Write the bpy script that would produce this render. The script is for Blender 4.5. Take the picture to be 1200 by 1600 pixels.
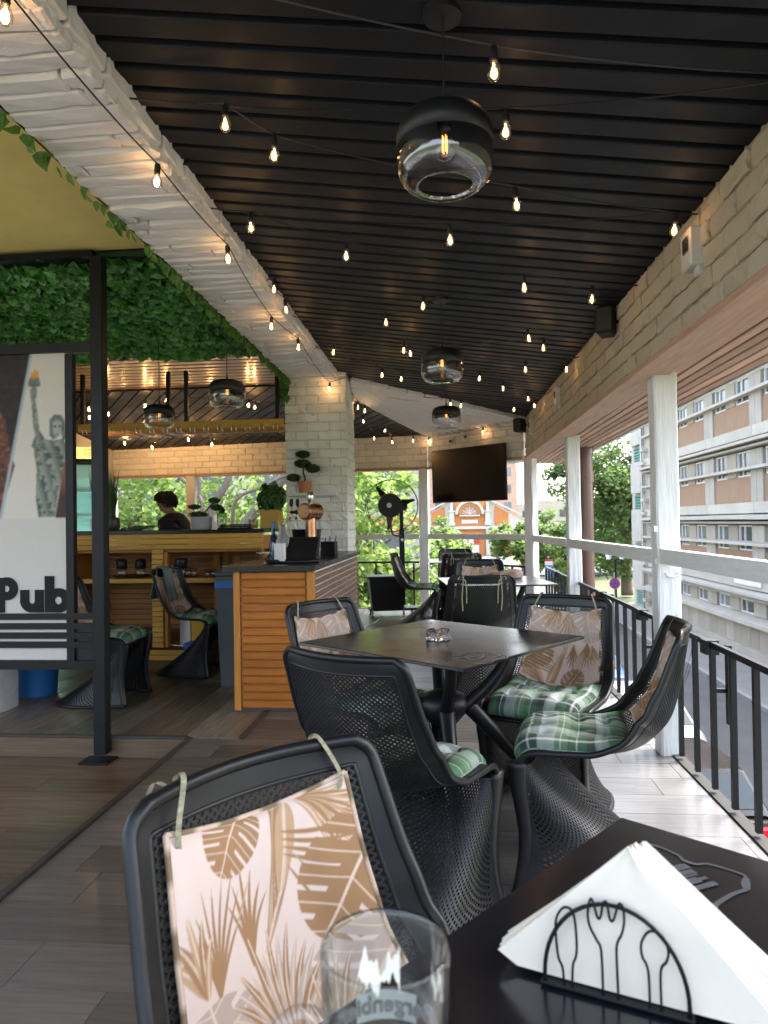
import bpy, bmesh, math, random
import numpy as np
from mathutils import Vector, Matrix
random.seed(7); np.random.seed(7)
R = math.radians
for o in list(bpy.data.objects): bpy.data.objects.remove(o)
scn = bpy.context.scene
col = scn.collection

# ------------------------------------------------------------------ camera
EYE = 1.2
cam_d = bpy.data.cameras.new('camera'); cam = bpy.data.objects.new('camera', cam_d); col.objects.link(cam)
cam_d.sensor_fit = 'VERTICAL'; cam_d.sensor_height = 36.0; cam_d.sensor_width = 27.0
cam_d.lens = 36.0 * 1090 / 1600
cam_d.clip_start = 0.05; cam_d.clip_end = 2000
def cam_matrix(yaw, pit, rol):
    fw = Vector((-math.sin(yaw)*math.cos(pit), math.cos(yaw)*math.cos(pit), math.sin(pit)))
    r0 = Vector((math.cos(yaw), math.sin(yaw), 0)); u0 = r0.cross(fw)
    r = r0*math.cos(rol) - u0*math.sin(rol); u = u0*math.cos(rol) + r0*math.sin(rol)
    m = Matrix((r, u, -fw)).transposed().to_4x4()
    m.translation = (0, 0, EYE)
    return m
cam.matrix_world = cam_matrix(R(5.24), R(.93), R(.9))
cam_d.dof.use_dof = True; cam_d.dof.focus_distance = 2.6; cam_d.dof.aperture_fstop = 8.0
scn.camera = cam

# ------------------------------------------------------------------ daylight: bright overcast
world = bpy.data.worlds.new('World'); scn.world = world; world.use_nodes = True
wn = world.node_tree; wn.nodes.clear()
wo = wn.nodes.new('ShaderNodeOutputWorld'); wb = wn.nodes.new('ShaderNodeBackground')
sky = wn.nodes.new('ShaderNodeTexSky'); sky.sky_type = 'NISHITA'; sky.sun_disc = False
SUN_EL, SUN_AZ = R(52), R(60)
sky.sun_elevation = SUN_EL; sky.sun_rotation = SUN_AZ
sky.air_density = 1.0; sky.dust_density = 4.0; sky.ozone_density = 1.0
hs = wn.nodes.new('ShaderNodeHueSaturation'); hs.inputs['Saturation'].default_value = .66
wn.links.new(sky.outputs[0], hs.inputs['Color']); wn.links.new(hs.outputs[0], wb.inputs[0])
wb.inputs[1].default_value = 0.15
wn.links.new(wb.outputs[0], wo.inputs[0])
sd = bpy.data.lights.new('sun', 'SUN'); sun = bpy.data.objects.new('sun', sd); col.objects.link(sun)
sd.energy = 1.3; sd.angle = R(25); sd.color = (1, .985, .965)
sv = Vector((math.sin(SUN_AZ)*math.cos(SUN_EL), math.cos(SUN_AZ)*math.cos(SUN_EL), math.sin(SUN_EL)))
sun.rotation_euler = (-sv).to_track_quat('-Z', 'Y').to_euler(); sun.location = (20, 10, 30)
scn.view_settings.view_transform = 'Standard'; scn.view_settings.look = 'None'
scn.view_settings.exposure = 3.0; scn.view_settings.gamma = 1
scn.render.engine = 'CYCLES'
scn.cycles.max_bounces = 8; scn.cycles.transparent_max_bounces = 16
scn.cycles.sample_clamp_indirect = 4; scn.cycles.caustics_reflective = False; scn.cycles.caustics_refractive = False

# ------------------------------------------------------------------ helpers
class MB:
    """collects shapes; build() links them as one mesh object"""
    def __init__(s): s.v = []; s.f = []; s.c = None
    def add(s, vs, fs):
        n = len(s.v); s.v += [tuple(v) for v in vs]; s.f += [tuple(i+n for i in f) for f in fs]; return s
    def box(s, c, d, rz=0, ch=0.0, M=None):
        hx, hy, hz = d[0]/2, d[1]/2, d[2]/2
        cz, sz = math.cos(rz), math.sin(rz)
        def T(p):
            if M is not None: p = M @ Vector(p)
            return (c[0]+p[0]*cz-p[1]*sz, c[1]+p[0]*sz+p[1]*cz, c[2]+p[2])
        if ch <= 0 or ch*2.2 > min(d):
            vs = [(x*hx, y*hy, z*hz) for z in (-1, 1) for y in (-1, 1) for x in (-1, 1)]
            fs = [(0,2,3,1),(4,5,7,6),(0,1,5,4),(2,6,7,3),(0,4,6,2),(1,3,7,5)]
            return s.add([T(v) for v in vs], fs)
        vs = []; idx = {}
        for x in (-1,1):
            for y in (-1,1):
                for z in (-1,1):
                    for a in range(3):
                        h = [hx, hy, hz]; p = [x*(hx-ch), y*(hy-ch), z*(hz-ch)]
                        p[a] = (x,y,z)[a]*h[a]; idx[(x,y,z,a)] = len(vs); vs.append(p)
        fs = []
        for a in range(3):
            b, cc = (a+1)%3, (a+2)%3
            for sg in (-1,1):
                q = []
                for (i,j) in ((-1,-1),(1,-1),(1,1),(-1,1)):
                    k = [0,0,0]; k[a]=sg; k[b]=i; k[cc]=j; q.append(idx[(k[0],k[1],k[2],a)])
                fs.append(q if sg>0 else q[::-1])
            for i in (-1,1):
                for j in (-1,1):
                    k1=[0,0,0]; k1[b]=i; k1[cc]=j
                    k1[a]=-1; k2=list(k1); k2[a]=1
                    fs.append((idx[tuple(k1)+(b,)],idx[tuple(k2)+(b,)],idx[tuple(k2)+(cc,)],idx[tuple(k1)+(cc,)]) if i*j>0 else (idx[tuple(k1)+(cc,)],idx[tuple(k2)+(cc,)],idx[tuple(k2)+(b,)],idx[tuple(k1)+(b,)]))
        for x in (-1,1):
            for y in (-1,1):
                for z in (-1,1):
                    t=(idx[(x,y,z,0)],idx[(x,y,z,1)],idx[(x,y,z,2)]); fs.append(t if x*y*z>0 else t[::-1])
        return s.add([T(v) for v in vs], fs)
    def bar(s, a, b, w, h=None, up=(0,0,1)):
        """rectangular bar from a to b"""
        a, b = Vector(a), Vector(b); h = h or w; d = (b-a).normalized(); u = Vector(up)
        if abs(d.dot(u)) > .98: u = Vector((0,1,0))
        x = d.cross(u).normalized(); u = x.cross(d)
        vs = [p + x*i*w/2 + u*j*h/2 for p in (a, b) for (i, j) in ((-1,-1),(1,-1),(1,1),(-1,1))]
        return s.add(vs, [(3,2,1,0),(4,5,6,7),(0,1,5,4),(1,2,6,5),(2,3,7,6),(3,0,4,7)])
    def tube(s, pts, r, n=8, caps=True, flat=1.0, up=None):
        P = [Vector(p) for p in pts]; m = len(P); rs = r if hasattr(r, '__len__') else [r]*m
        vs = []; prev = None
        for i in range(m):
            t = (P[min(i+1, m-1)] - P[max(i-1, 0)])
            t = t.normalized() if t.length > 1e-9 else Vector((0,0,1))
            if up is not None: x = Vector(up).cross(t)
            elif prev is None: x = t.cross(Vector((0,0,1)) if abs(t.z) < .9 else Vector((1,0,0)))
            else: x = prev - t*prev.dot(t)
            x.normalize(); prev = x; y = t.cross(x)
            for k in range(n):
                a = 2*math.pi*k/n; vs.append(P[i] + x*math.cos(a)*rs[i] + y*math.sin(a)*rs[i]*flat)
        fs = [(i*n+k, i*n+(k+1)%n, (i+1)*n+(k+1)%n, (i+1)*n+k) for i in range(m-1) for k in range(n)]
        if caps: fs += [tuple(range(n))[::-1], tuple((m-1)*n+k for k in range(n))]
        return s.add(vs, fs)
    def lathe(s, prof, n=24, c=(0,0,0), cap=True, sx=1, sy=1):
        vs = []; m = len(prof)
        for (r, z) in prof:
            for k in range(n):
                a = 2*math.pi*k/n; vs.append((c[0]+r*math.cos(a)*sx, c[1]+r*math.sin(a)*sy, c[2]+z))
        fs = [(i*n+k, i*n+(k+1)%n, (i+1)*n+(k+1)%n, (i+1)*n+k) for i in range(m-1) for k in range(n)]
        if cap:
            if prof[0][0] > 1e-5: fs.append(tuple(range(n))[::-1])
            if prof[-1][0] > 1e-5: fs.append(tuple((m-1)*n+k for k in range(n)))
        return s.add(vs, fs)
    def prism(s, poly, a, b, fn=None):
        """poly in 2d, extruded from a to b; fn(x,y,t)->3d, default z"""
        fn = fn or (lambda x, y, t: (x, y, t)); n = len(poly)
        ar = sum(poly[i][0]*poly[(i+1)%n][1]-poly[(i+1)%n][0]*poly[i][1] for i in range(n))
        if ar < 0: poly = poly[::-1]
        vs = [fn(x, y, a) for x, y in poly] + [fn(x, y, b) for x, y in poly]
        fs = [tuple(range(n))[::-1], tuple(range(n, 2*n))] + [(i, (i+1)%n, n+(i+1)%n, n+i) for i in range(n)]
        return s.add(vs, fs)
    def grid(s, fn, nu, nv, close_u=False):
        vs = [fn(i/nu, j/nv) for j in range(nv+1) for i in range(nu+1)]
        fs = [(j*(nu+1)+i, j*(nu+1)+i+1, (j+1)*(nu+1)+i+1, (j+1)*(nu+1)+i) for j in range(nv) for i in range(nu)]
        return s.add(vs, fs)
    def mesh(s, name, m=None, smooth=False, cols=None):
        me = bpy.data.meshes.new(name); me.from_pydata(s.v, [], s.f)
        if smooth: me.polygons.foreach_set('use_smooth', [True]*len(me.polygons))
        if cols is not None:
            ca = me.color_attributes.new('Col', 'FLOAT_COLOR', 'POINT')
            ca.data.foreach_set('color', np.asarray(cols, dtype=np.float32).ravel())
        if m: me.materials.append(m)
        me.update(); return me
    def build(s, name, m=None, parent=None, smooth=False, loc=None, cols=None, angle=None):
        me = s.mesh(name, m, smooth, cols)
        if smooth and angle: me.set_sharp_from_angle(angle=R(angle))
        o = bpy.data.objects.new(name, me); col.objects.link(o)
        if parent: o.parent = parent
        if loc: o.location = loc
        return o
def tag(o, label=None, cat=None, group=None, kind=None):
    if label: o['label'] = label
    if cat: o['category'] = cat
    if group: o['group'] = group
    if kind: o['kind'] = kind
    return o
def empty(name, loc=(0,0,0), rz=0, label=None, cat=None, group=None):
    o = bpy.data.objects.new(name, None); col.objects.link(o); o.location = loc; o.rotation_euler = (0,0,rz)
    o.empty_display_size = .05
    return tag(o, label, cat, group)
def inst(me, name, parent=None, loc=(0,0,0), rot=(0,0,0), scale=(1,1,1)):
    o = bpy.data.objects.new(name, me); col.objects.link(o)
    if parent: o.parent = parent
    o.location = loc; o.rotation_euler = rot; o.scale = scale
    return o
def kids(o, pool): return [c for c in pool if c.parent == o]
def copy_tree(o, parent=None):
    c = o.copy(); col.objects.link(c); c.parent = parent
    for ch in o.children: copy_tree(ch, c)
    return c
def clip(poly, a, b, c):
    """keep the part of poly where a*x+b*y>=c"""
    out = []
    for i in range(len(poly)):
        p, q = poly[i], poly[(i+1)%len(poly)]
        dp, dq = a*p[0]+b*p[1]-c, a*q[0]+b*q[1]-c
        if dp >= 0: out.append(p)
        if dp*dq < 0:
            t = dp/(dp-dq); out.append((p[0]+(q[0]-p[0])*t, p[1]+(q[1]-p[1])*t))
    return out
def clip_rect(poly, x0, x1, y0, y1):
    for k in ((1,0,x0),(-1,0,-x1),(0,1,y0),(0,-1,-y1)):
        poly = clip(poly, *k)
        if len(poly) < 3: return []
    return poly
def spline(pts, n):
    """Catmull-Rom through pts, n samples per span"""
    P = [Vector(p) for p in pts]; out = []
    for i in range(len(P)-1):
        p0 = P[max(i-1,0)]; p1 = P[i]; p2 = P[i+1]; p3 = P[min(i+2,len(P)-1)]
        for k in range(n):
            t = k/n
            out.append(.5*((2*p1)+(p2-p0)*t+(2*p0-5*p1+4*p2-p3)*t*t+(3*p1-p0-3*p2+p3)*t**3))
    out.append(P[-1]); return out

# ------------------------------------------------------------------ materials
def lin(r, g, b):
    f = lambda c: (c/255/12.92) if c/255 <= .04045 else ((c/255+.055)/1.055)**2.4
    return (f(r), f(g), f(b))
def mat(name, c, rough=.5, metal=0, var=None, bump=None, rnd=0, c2=None, emit=None, spec=None, coat=0, stretch=(1,1,1), vcol=False, rndhue=0, weave=None, sub=None, alpha=None):
    """c base colour; var=(scale, amount) noise mottling towards c2 (or darker); bump=(scale,strength,dist); rnd: per-object brightness"""
    m = bpy.data.materials.new(name); m.use_nodes = True; nt = m.node_tree; N = nt.nodes; L = nt.links
    b = N['Principled BSDF']; b.inputs['Roughness'].default_value = rough; b.inputs['Metallic'].default_value = metal
    if spec is not None: b.inputs['Specular IOR Level'].default_value = spec
    if coat: b.inputs['Coat Weight'].default_value = coat; b.inputs['Coat Roughness'].default_value = .15
    tc = N.new('ShaderNodeTexCoord'); mp = N.new('ShaderNodeMapping'); mp.inputs['Scale'].default_value = stretch
    L.new(tc.outputs['Object'], mp.inputs['Vector'])
    oi = N.new('ShaderNodeObjectInfo'); ml = N.new('ShaderNodeMath'); ml.operation = 'MULTIPLY'; ml.inputs[1].default_value = 37.0
    L.new(oi.outputs['Random'], ml.inputs[0]); cx = N.new('ShaderNodeCombineXYZ')
    for k in range(3): L.new(ml.outputs[0], cx.inputs[k])
    L.new(cx.outputs[0], mp.inputs['Location']); vec = mp.outputs[0]
    if vcol:
        at = N.new('ShaderNodeAttribute'); at.attribute_name = 'Col'; out = at.outputs['Color']
    else:
        rg = N.new('ShaderNodeRGB'); rg.outputs[0].default_value = (*c, 1); out = rg.outputs[0]
    if var:
        nz = N.new('ShaderNodeTexNoise'); nz.inputs['Scale'].default_value = var[0]; nz.inputs['Detail'].default_value = 5; nz.inputs['Roughness'].default_value = .65
        L.new(vec, nz.inputs['Vector'])
        mr = N.new('ShaderNodeMapRange'); mr.inputs[1].default_value = .35; mr.inputs[2].default_value = .68; mr.inputs[4].default_value = var[1]
        L.new(nz.outputs['Fac'], mr.inputs[0])
        mx = N.new('ShaderNodeMix'); mx.data_type = 'RGBA'; L.new(mr.outputs[0], mx.inputs['Factor']); L.new(out, mx.inputs['A'])
        d = c2 or tuple(k*.45 for k in c); mx.inputs['B'].default_value = (*d, 1)
        if vcol and not c2: mx.blend_type = 'MULTIPLY'; mx.inputs['B'].default_value = (.6,.6,.6,1)
        out = mx.outputs['Result']
        if bump is None: pass
        r2 = N.new('ShaderNodeMapRange'); r2.inputs[1].default_value = .3; r2.inputs[2].default_value = .7
        r2.inputs[3].default_value = max(rough-.08, .02); r2.inputs[4].default_value = min(rough+.1, 1)
        L.new(nz.outputs['Fac'], r2.inputs[0]); L.new(r2.outputs[0], b.inputs['Roughness'])
    if rnd or rndhue:
        h = N.new('ShaderNodeHueSaturation'); mr = N.new('ShaderNodeMapRange'); mr.inputs[3].default_value = 1-rnd; mr.inputs[4].default_value = 1+rnd
        L.new(oi.outputs['Random'], mr.inputs[0]); L.new(mr.outputs[0], h.inputs['Value']); L.new(out, h.inputs['Color']); out = h.outputs[0]
        if rndhue:
            m2 = N.new('ShaderNodeMath'); m2.operation = 'MULTIPLY'; m2.inputs[1].default_value = 7.31; L.new(oi.outputs['Random'], m2.inputs[0])
            m3 = N.new('ShaderNodeMath'); m3.operation = 'FRACT'; L.new(m2.outputs[0], m3.inputs[0])
            m4 = N.new('ShaderNodeMapRange'); m4.inputs[3].default_value = .5-rndhue; m4.inputs[4].default_value = .5+rndhue
            L.new(m3.outputs[0], m4.inputs[0]); L.new(m4.outputs[0], h.inputs['Hue'])
            m5 = N.new('ShaderNodeMapRange'); m5.inputs[3].default_value = 1-rndhue*8; m5.inputs[4].default_value = 1+rndhue*8
            L.new(m3.outputs[0], m5.inputs[0]); L.new(m5.outputs[0], h.inputs['Saturation'])
    L.new(out, b.inputs['Base Color'])
    if bump:
        nb = N.new('ShaderNodeTexNoise'); nb.inputs['Scale'].default_value = bump[0]; nb.inputs['Detail'].default_value = 6; L.new(vec, nb.inputs['Vector'])
        bp = N.new('ShaderNodeBump'); bp.inputs['Strength'].default_value = bump[1]; bp.inputs['Distance'].default_value = bump[2] if len(bump) > 2 else .01
        L.new(nb.outputs['Fac'], bp.inputs['Height']); L.new(bp.outputs[0], b.inputs['Normal'])
    if emit: b.inputs['Emission Color'].default_value = (*emit[0], 1); b.inputs['Emission Strength'].default_value = emit[1]
    return m
def thin_glass(name, tint=(1,1,1), rough=0.0, base=.05, ior=1.5):
    m = bpy.data.materials.new(name); m.use_nodes = True; nt = m.node_tree; N = nt.nodes; L = nt.links; N.clear()
    o = N.new('ShaderNodeOutputMaterial'); mx = N.new('ShaderNodeMixShader'); t = N.new('ShaderNodeBsdfTransparent'); g = N.new('ShaderNodeBsdfGlossy')
    t.inputs[0].default_value = (*tint, 1); g.inputs['Roughness'].default_value = rough; fr = N.new('ShaderNodeMath'); fr.operation = 'POWER'; fr.inputs[1].default_value = 3.5; lw = N.new('ShaderNodeLayerWeight'); lw.inputs[0].default_value = .5; L.new(lw.outputs['Facing'], fr.inputs[0])
    ad = N.new('ShaderNodeMath'); ad.operation = 'ADD'; ad.use_clamp = True; ad.inputs[1].default_value = base; L.new(fr.outputs[0], ad.inputs[0])
    L.new(ad.outputs[0], mx.inputs[0]); L.new(t.outputs[0], mx.inputs[1]); L.new(g.outputs[0], mx.inputs[2]); L.new(mx.outputs[0], o.inputs[0])
    return m
def real_glass(name, c=(1,1,1), rough=0.0, ior=1.47):
    m = bpy.data.materials.new(name); m.use_nodes = True; b = m.node_tree.nodes['Principled BSDF']
    b.inputs['Base Color'].default_value = (*c, 1); b.inputs['Transmission Weight'].default_value = 1; b.inputs['Roughness'].default_value = rough; b.inputs['IOR'].default_value = ior
    return m
def leaf_mat(name, c, c2, rough=.5, trans=.35):
    m = bpy.data.materials.new(name); m.use_nodes = True; nt = m.node_tree; N = nt.nodes; L = nt.links
    b = N['Principled BSDF']; b.inputs['Roughness'].default_value = rough
    at = N.new('ShaderNodeAttribute'); at.attribute_name = 'Col'
    mx = N.new('ShaderNodeMix'); mx.data_type = 'RGBA'; mx.inputs['A'].default_value = (*c, 1); mx.inputs['B'].default_value = (*c2, 1)
    L.new(at.outputs['Fac'], mx.inputs['Factor']); L.new(mx.outputs['Result'], b.inputs['Base Color'])
    tr = N.new('ShaderNodeBsdfTranslucent'); h = N.new('ShaderNodeHueSaturation'); h.inputs['Value'].default_value = 1.6; L.new(mx.outputs['Result'], h.inputs['Color']); L.new(h.outputs[0], tr.inputs[0])
    ms = N.new('ShaderNodeMixShader'); ms.inputs[0].default_value = trans
    L.new(b.outputs[0], ms.inputs[1]); L.new(tr.outputs[0], ms.inputs[2]); L.new(ms.outputs[0], N['Material Output'].inputs[0])
    return m
M = {}
M['white_brick'] = mat('white_brick', (.80,.785,.755), .85, var=(9,.35), c2=(.68,.655,.62), bump=(28,.5,.012), rnd=.07, rndhue=.006)
M['cream_brick'] = mat('cream_brick', (.50,.43,.325), .85, var=(9,.35), c2=(.42,.355,.265), bump=(28,.5,.012), rnd=.06, rndhue=.006)
M['cream_mortar'] = mat('cream_mortar', (.40,.34,.25), .95, var=(12,.4), bump=(40,.5,.008))
M['mortar'] = mat('mortar', (.66,.64,.60), .95, var=(12,.4), bump=(40,.5,.008))
M['ceiling_metal'] = mat('ceiling_metal', (.0115,.0135,.0175), .55, var=(3,.25), bump=(1.2,.05,.05), rnd=.08, spec=.22)
M['plaster_yellow'] = mat('plaster_yellow', lin(226,205,122), .9, var=(4,.2), bump=(60,.15,.004))
M['plaster'] = mat('plaster', (.55,.53,.5), .9, var=(4,.2), bump=(60,.2,.004))
M['deck_plank'] = mat('deck_plank', (.112,.097,.083), .36, var=(5,.7), c2=(.060,.050,.042), bump=(9,.12,.01), rnd=.36, rndhue=.008, stretch=(.8,9,9), coat=.12)
M['deck_plank_mid'] = mat('deck_plank_mid', (.125,.116,.107), .36, var=(5,.7), c2=(.075,.069,.063), bump=(9,.12,.01), rnd=.22, rndhue=.006, stretch=(.8,9,9), coat=.12)  # middle step of the skylight painted into the deck colour
M['deck_plank_skylit'] = mat('deck_plank_skylit', (.150,.145,.142), .34, var=(5,.7), c2=(.105,.101,.098), bump=(9,.12,.01), rnd=.16, rndhue=.006, stretch=(.8,9,9), coat=.15)  # paler copy of deck_plank, with skylight painted into its colour
M['room_plank'] = mat('room_plank', (.15,.118,.085), .4, var=(5,.75), c2=(.06,.047,.036), bump=(9,.12,.01), rnd=.55, rndhue=.012, stretch=(9,.8,9))
M['floor_brown'] = mat('floor_brown', (.13,.085,.05), .38, var=(5,.7), c2=(.06,.036,.02), bump=(9,.12,.01), rnd=.3, stretch=(.8,9,9))
M['dark_trim'] = mat('dark_trim', (.05,.045,.04), .45, metal=.3, var=(8,.3))
M['black_metal'] = mat('black_metal', (.006,.0063,.0075), .42, var=(14,.3), c2=(.010,.010,.012), bump=(60,.15,.003), spec=.22)
M['rail_metal'] = mat('rail_metal', (.006,.0065,.0075), .45, var=(25,.4), c2=(.014,.014,.015), bump=(70,.3,.003), spec=.3)
M['white_wood'] = mat('white_wood', (.74,.745,.75), .6, var=(5,.45), c2=(.56,.55,.53), bump=(7,.6,.012), stretch=(7,7,.7))
M['white_wood_h'] = mat('white_wood_h', (.74,.745,.75), .6, var=(5,.45), c2=(.56,.55,.53), bump=(7,.6,.012), stretch=(7,.7,7))
M['soffit_wood'] = mat('soffit_wood', (.50,.315,.225), .6, var=(5,.6), c2=(.33,.19,.13), bump=(8,.2,.008), rnd=.22, stretch=(10,.7,10))
M['bar_wood'] = mat('bar_wood', (.42,.140,.018), .5, var=(5,.65), c2=(.24,.068,.008), bump=(8,.2,.006), rnd=.16, stretch=(.8,10,10), spec=.3)
M['bar_wood_light'] = mat('bar_wood_light', (.56,.31,.055), .5, var=(5,.6), c2=(.36,.17,.025), bump=(8,.2,.006), rnd=.14, stretch=(.8,10,10), spec=.3)
M['bar_wood_up'] = mat('bar_wood_up', (.48,.20,.035), .5, var=(5,.6), c2=(.30,.11,.016), bump=(8,.2,.006), rnd=.14, stretch=(10,10,.8), spec=.3)
M['bar_wood_dark'] = mat('bar_wood_dark', (.27,.105,.020), .5, var=(5,.6), c2=(.15,.055,.009), bump=(8,.2,.006), rnd=.2, stretch=(.8,10,10), spec=.3)
M['ceil_wood'] = mat('ceil_wood', (.20,.105,.020), .36, var=(5,.6), c2=(.11,.055,.009), bump=(8,.2,.006), rnd=.18, stretch=(.8,10,10), coat=.3)
M['brown_slat'] = mat('brown_slat', (.20,.105,.065), .5, var=(5,.5), c2=(.13,.065,.04), rnd=.2, stretch=(10,.8,10), bump=(8,.2,.005))
M['slat_gap'] = mat('slat_gap', (.75,.74,.72), .6)
M['granite'] = mat('granite', (.008,.008,.009), .25, var=(90,.5), c2=(.022,.021,.02), spec=.3)
M['black_plastic'] = mat('black_plastic', (.006,.0064,.0075), .4, var=(4,.3), c2=(.009,.0095,.011), bump=(200,.06,.001), spec=.3)
M['chair_black'] = mat('chair_black', (.0060,.0065,.0078), .38, var=(3,.3), c2=(.009,.0096,.0112), spec=.34)
M['table_black'] = mat('table_black', (.0055,.0070,.0105), .20, var=(2.5,.3), c2=(.008,.010,.014), spec=.7)
M['print_grey'] = mat('print_grey', (.10,.105,.115), .35, var=(60,.3))
M['cloth_print'] = mat('cloth_print', (1,1,1), .85, vcol=True, var=(7,.16), bump=(420,.12,.001))
M['cloth_plaid'] = mat('cloth_plaid', (1,1,1), .8, vcol=True, var=(7,.16), bump=(420,.14,.001))
M['poster'] = mat('poster', (1,1,1), .55, vcol=True, spec=.3)
M['cord'] = mat('cord', (.012,.012,.013), .5)
M['white_cord'] = mat('white_cord', (.7,.7,.68), .5)
M['bulb_glass'] = thin_glass('bulb_glass', (.93,.87,.80), .06, .16)
M['lamp_glass'] = thin_glass('lamp_glass', (.99,.99,.99), .015, .075)
M['pane_glass'] = thin_glass('pane_glass', (.9,.95,.93), 0, .02)
M['mug_glass'] = thin_glass('mug_glass', (.955,.975,.97), 0, .05)
M['ash_glass'] = real_glass('ash_glass', (.80,.76,.76))
M['drink_glass'] = thin_glass('drink_glass', (.93,.95,.94), .02, .08)
M['filament'] = mat('filament', (1,.6,.2), .5, emit=((1,.55,.22), 10))
M['filament_dim'] = mat('filament_dim', (1,.5,.1), .5, emit=((1,.36,.06), .7))
M['lamp_black'] = mat('lamp_black', (.004,.004,.0045), .5, var=(30,.2))
M['white_plastic'] = mat('white_plastic', (.62,.60,.57), .45, var=(6,.2))
M['dark_lens'] = mat('dark_lens', (.05,.045,.04), .15)
M['tv_screen'] = mat('tv_screen', (.004,.004,.006), .16, spec=.5)
M['copper'] = mat('copper', (.36,.19,.095), .28, metal=1, var=(6,.5), c2=(.18,.09,.045))
M['brass'] = mat('brass', (.70,.48,.18), .3, metal=1)
M['chrome'] = mat('chrome', (.62,.62,.63), .18, metal=1, var=(5,.2))
M['steel'] = mat('steel', (.4,.4,.41), .35, metal=1)
M['fridge_white'] = mat('fridge_white', (.75,.85,.84), .4)
M['paper'] = mat('paper', (.74,.675,.575), .85, var=(10,.3), c2=(.62,.55,.45), bump=(16,.35,.006))
M['terracotta'] = mat('terracotta', (.48,.22,.11), .75, var=(50,.4), bump=(90,.5,.004))
M['grey_pot'] = mat('grey_pot', (.36,.37,.38), .6, var=(20,.3), bump=(50,.3,.003))
M['ochre_pot'] = mat('ochre_pot', (.42,.24,.03), .6, var=(8,.3))
M['white_pot'] = mat('white_pot', (.7,.68,.64), .4)
M['black_pot'] = mat('black_pot', (.03,.028,.026), .4)
M['bark'] = mat('bark', (.17,.145,.12), .95, var=(8,.7), c2=(.08,.065,.05), bump=(14,.8,.03), stretch=(4,4,.8))
M['bonsai_wood'] = mat('bonsai_wood', (.05,.03,.02), .8, var=(20,.4))
M['skin'] = mat('skin', (.46,.25,.17), .5, var=(12,.15), c2=(.40,.19,.13))
M['hair'] = mat('hair', (.012,.009,.007), .5, var=(30,.5), bump=(60,.7,.01))
M['black_shirt'] = mat('black_shirt', (.014,.014,.016), .85, var=(8,.3), bump=(14,.4,.02))
M['trousers'] = mat('trousers', (.03,.032,.04), .85, bump=(14,.4,.02))
M['grey_bin'] = mat('grey_bin', (.055,.065,.075), .5, var=(5,.3))
M['blue_plastic'] = mat('blue_plastic', (.02,.13,.38), .4, var=(5,.2))
M['towel'] = mat('towel', (.16,.20,.20), .95, var=(7,.4), bump=(200,.4,.003))
M['towel_grey'] = mat('towel_grey', (.40,.39,.38), .95, var=(7,.3), bump=(200,.4,.003))
M['red_plastic'] = mat('red_plastic', (.45,.02,.02), .35)
M['asphalt'] = mat('asphalt', (.095,.093,.091), .9, var=(1.5,.5), c2=(.07,.068,.066), bump=(60,.4,.01))
M['pavement'] = mat('pavement', (.21,.20,.188), .9, var=(1.2,.5), c2=(.155,.147,.135), bump=(40,.3,.01))
M['kerb'] = mat('kerb', (.29,.28,.265), .9, var=(3,.4))
M['lawn'] = mat('lawn', (.10,.125,.05), .95, var=(2,.6), c2=(.065,.08,.03), bump=(30,.8,.05))
M['concrete'] = mat('concrete', (.40,.37,.315), .9, var=(1.2,.5), c2=(.28,.255,.215), bump=(25,.25,.02), rnd=.06)
M['concrete_light'] = mat('concrete_light', (.475,.445,.385), .9, var=(1.0,.5), c2=(.34,.315,.27), bump=(25,.25,.02), rnd=.05)
M['stair_render'] = mat('stair_render', (.50,.475,.43), .9, var=(2,.3), bump=(90,.5,.02), rnd=.04)
M['panel_brown'] = mat('panel_brown', (.31,.20,.13), .9, var=(3,.5), c2=(.235,.15,.095), bump=(60,.4,.02), rnd=.07, stretch=(3,3,.5))
M['facade_beige'] = mat('facade_beige', (.345,.305,.245), .9, var=(2,.4), c2=(.26,.23,.185), rnd=.08, stretch=(3,3,.6))
M['window_white'] = mat('window_white', (.72,.72,.71), .5)
M['facade_glass'] = mat('facade_glass', (.16,.18,.19), .08, var=(1.2,.6), c2=(.05,.055,.06), rnd=.5, spec=.6)
M['green_louvre'] = mat('green_louvre', (.08,.22,.17), .55, var=(3,.3), rnd=.1)
M['brown_pipe'] = mat('brown_pipe', (.12,.062,.05), .32, var=(5,.2), coat=.2)
M['red_brick_far'] = mat('red_brick_far', (.55,.205,.07), .9, var=(3,.4), c2=(.42,.15,.055), bump=(60,.3,.02))
M['pale_stone'] = mat('pale_stone', (.58,.54,.48), .9, var=(3,.4), c2=(.45,.41,.36))
M['pink_stone'] = mat('pink_stone', (.52,.30,.23), .9, var=(3,.4))
M['slate'] = mat('slate', (.30,.29,.29), .7, var=(4,.4))
M['sign_white'] = mat('sign_white', (.7,.68,.66), .6)
M['sign_red'] = mat('sign_red', (.55,.03,.03), .5)
M['sign_blue'] = mat('sign_blue', (.03,.08,.42), .5)
M['signal_blue'] = mat('signal_blue', (.05,.24,.55), .5)
M['rubber'] = mat('rubber', (.02,.02,.02), .8)
M['car_dark'] = mat('car_dark', (.018,.011,.010), .25, coat=.5)
M['car_white'] = mat('car_white', (.72,.73,.74), .3, coat=.8)
M['car_blue'] = mat('car_blue', (.04,.16,.36), .3, coat=.8)
M['car_silver'] = mat('car_silver', (.4,.41,.42), .3, coat=.8, metal=.5)
M['car_black'] = mat('car_black', (.02,.02,.022), .25, coat=.8)
M['car_glass'] = mat('car_glass', (.02,.03,.03), .05, spec=.8)
M['light_red'] = mat('light_red', (.60,.01,.015), .15, coat=.5)
M['light_clear'] = mat('light_clear', (.8,.8,.8), .15, coat=.5)
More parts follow.
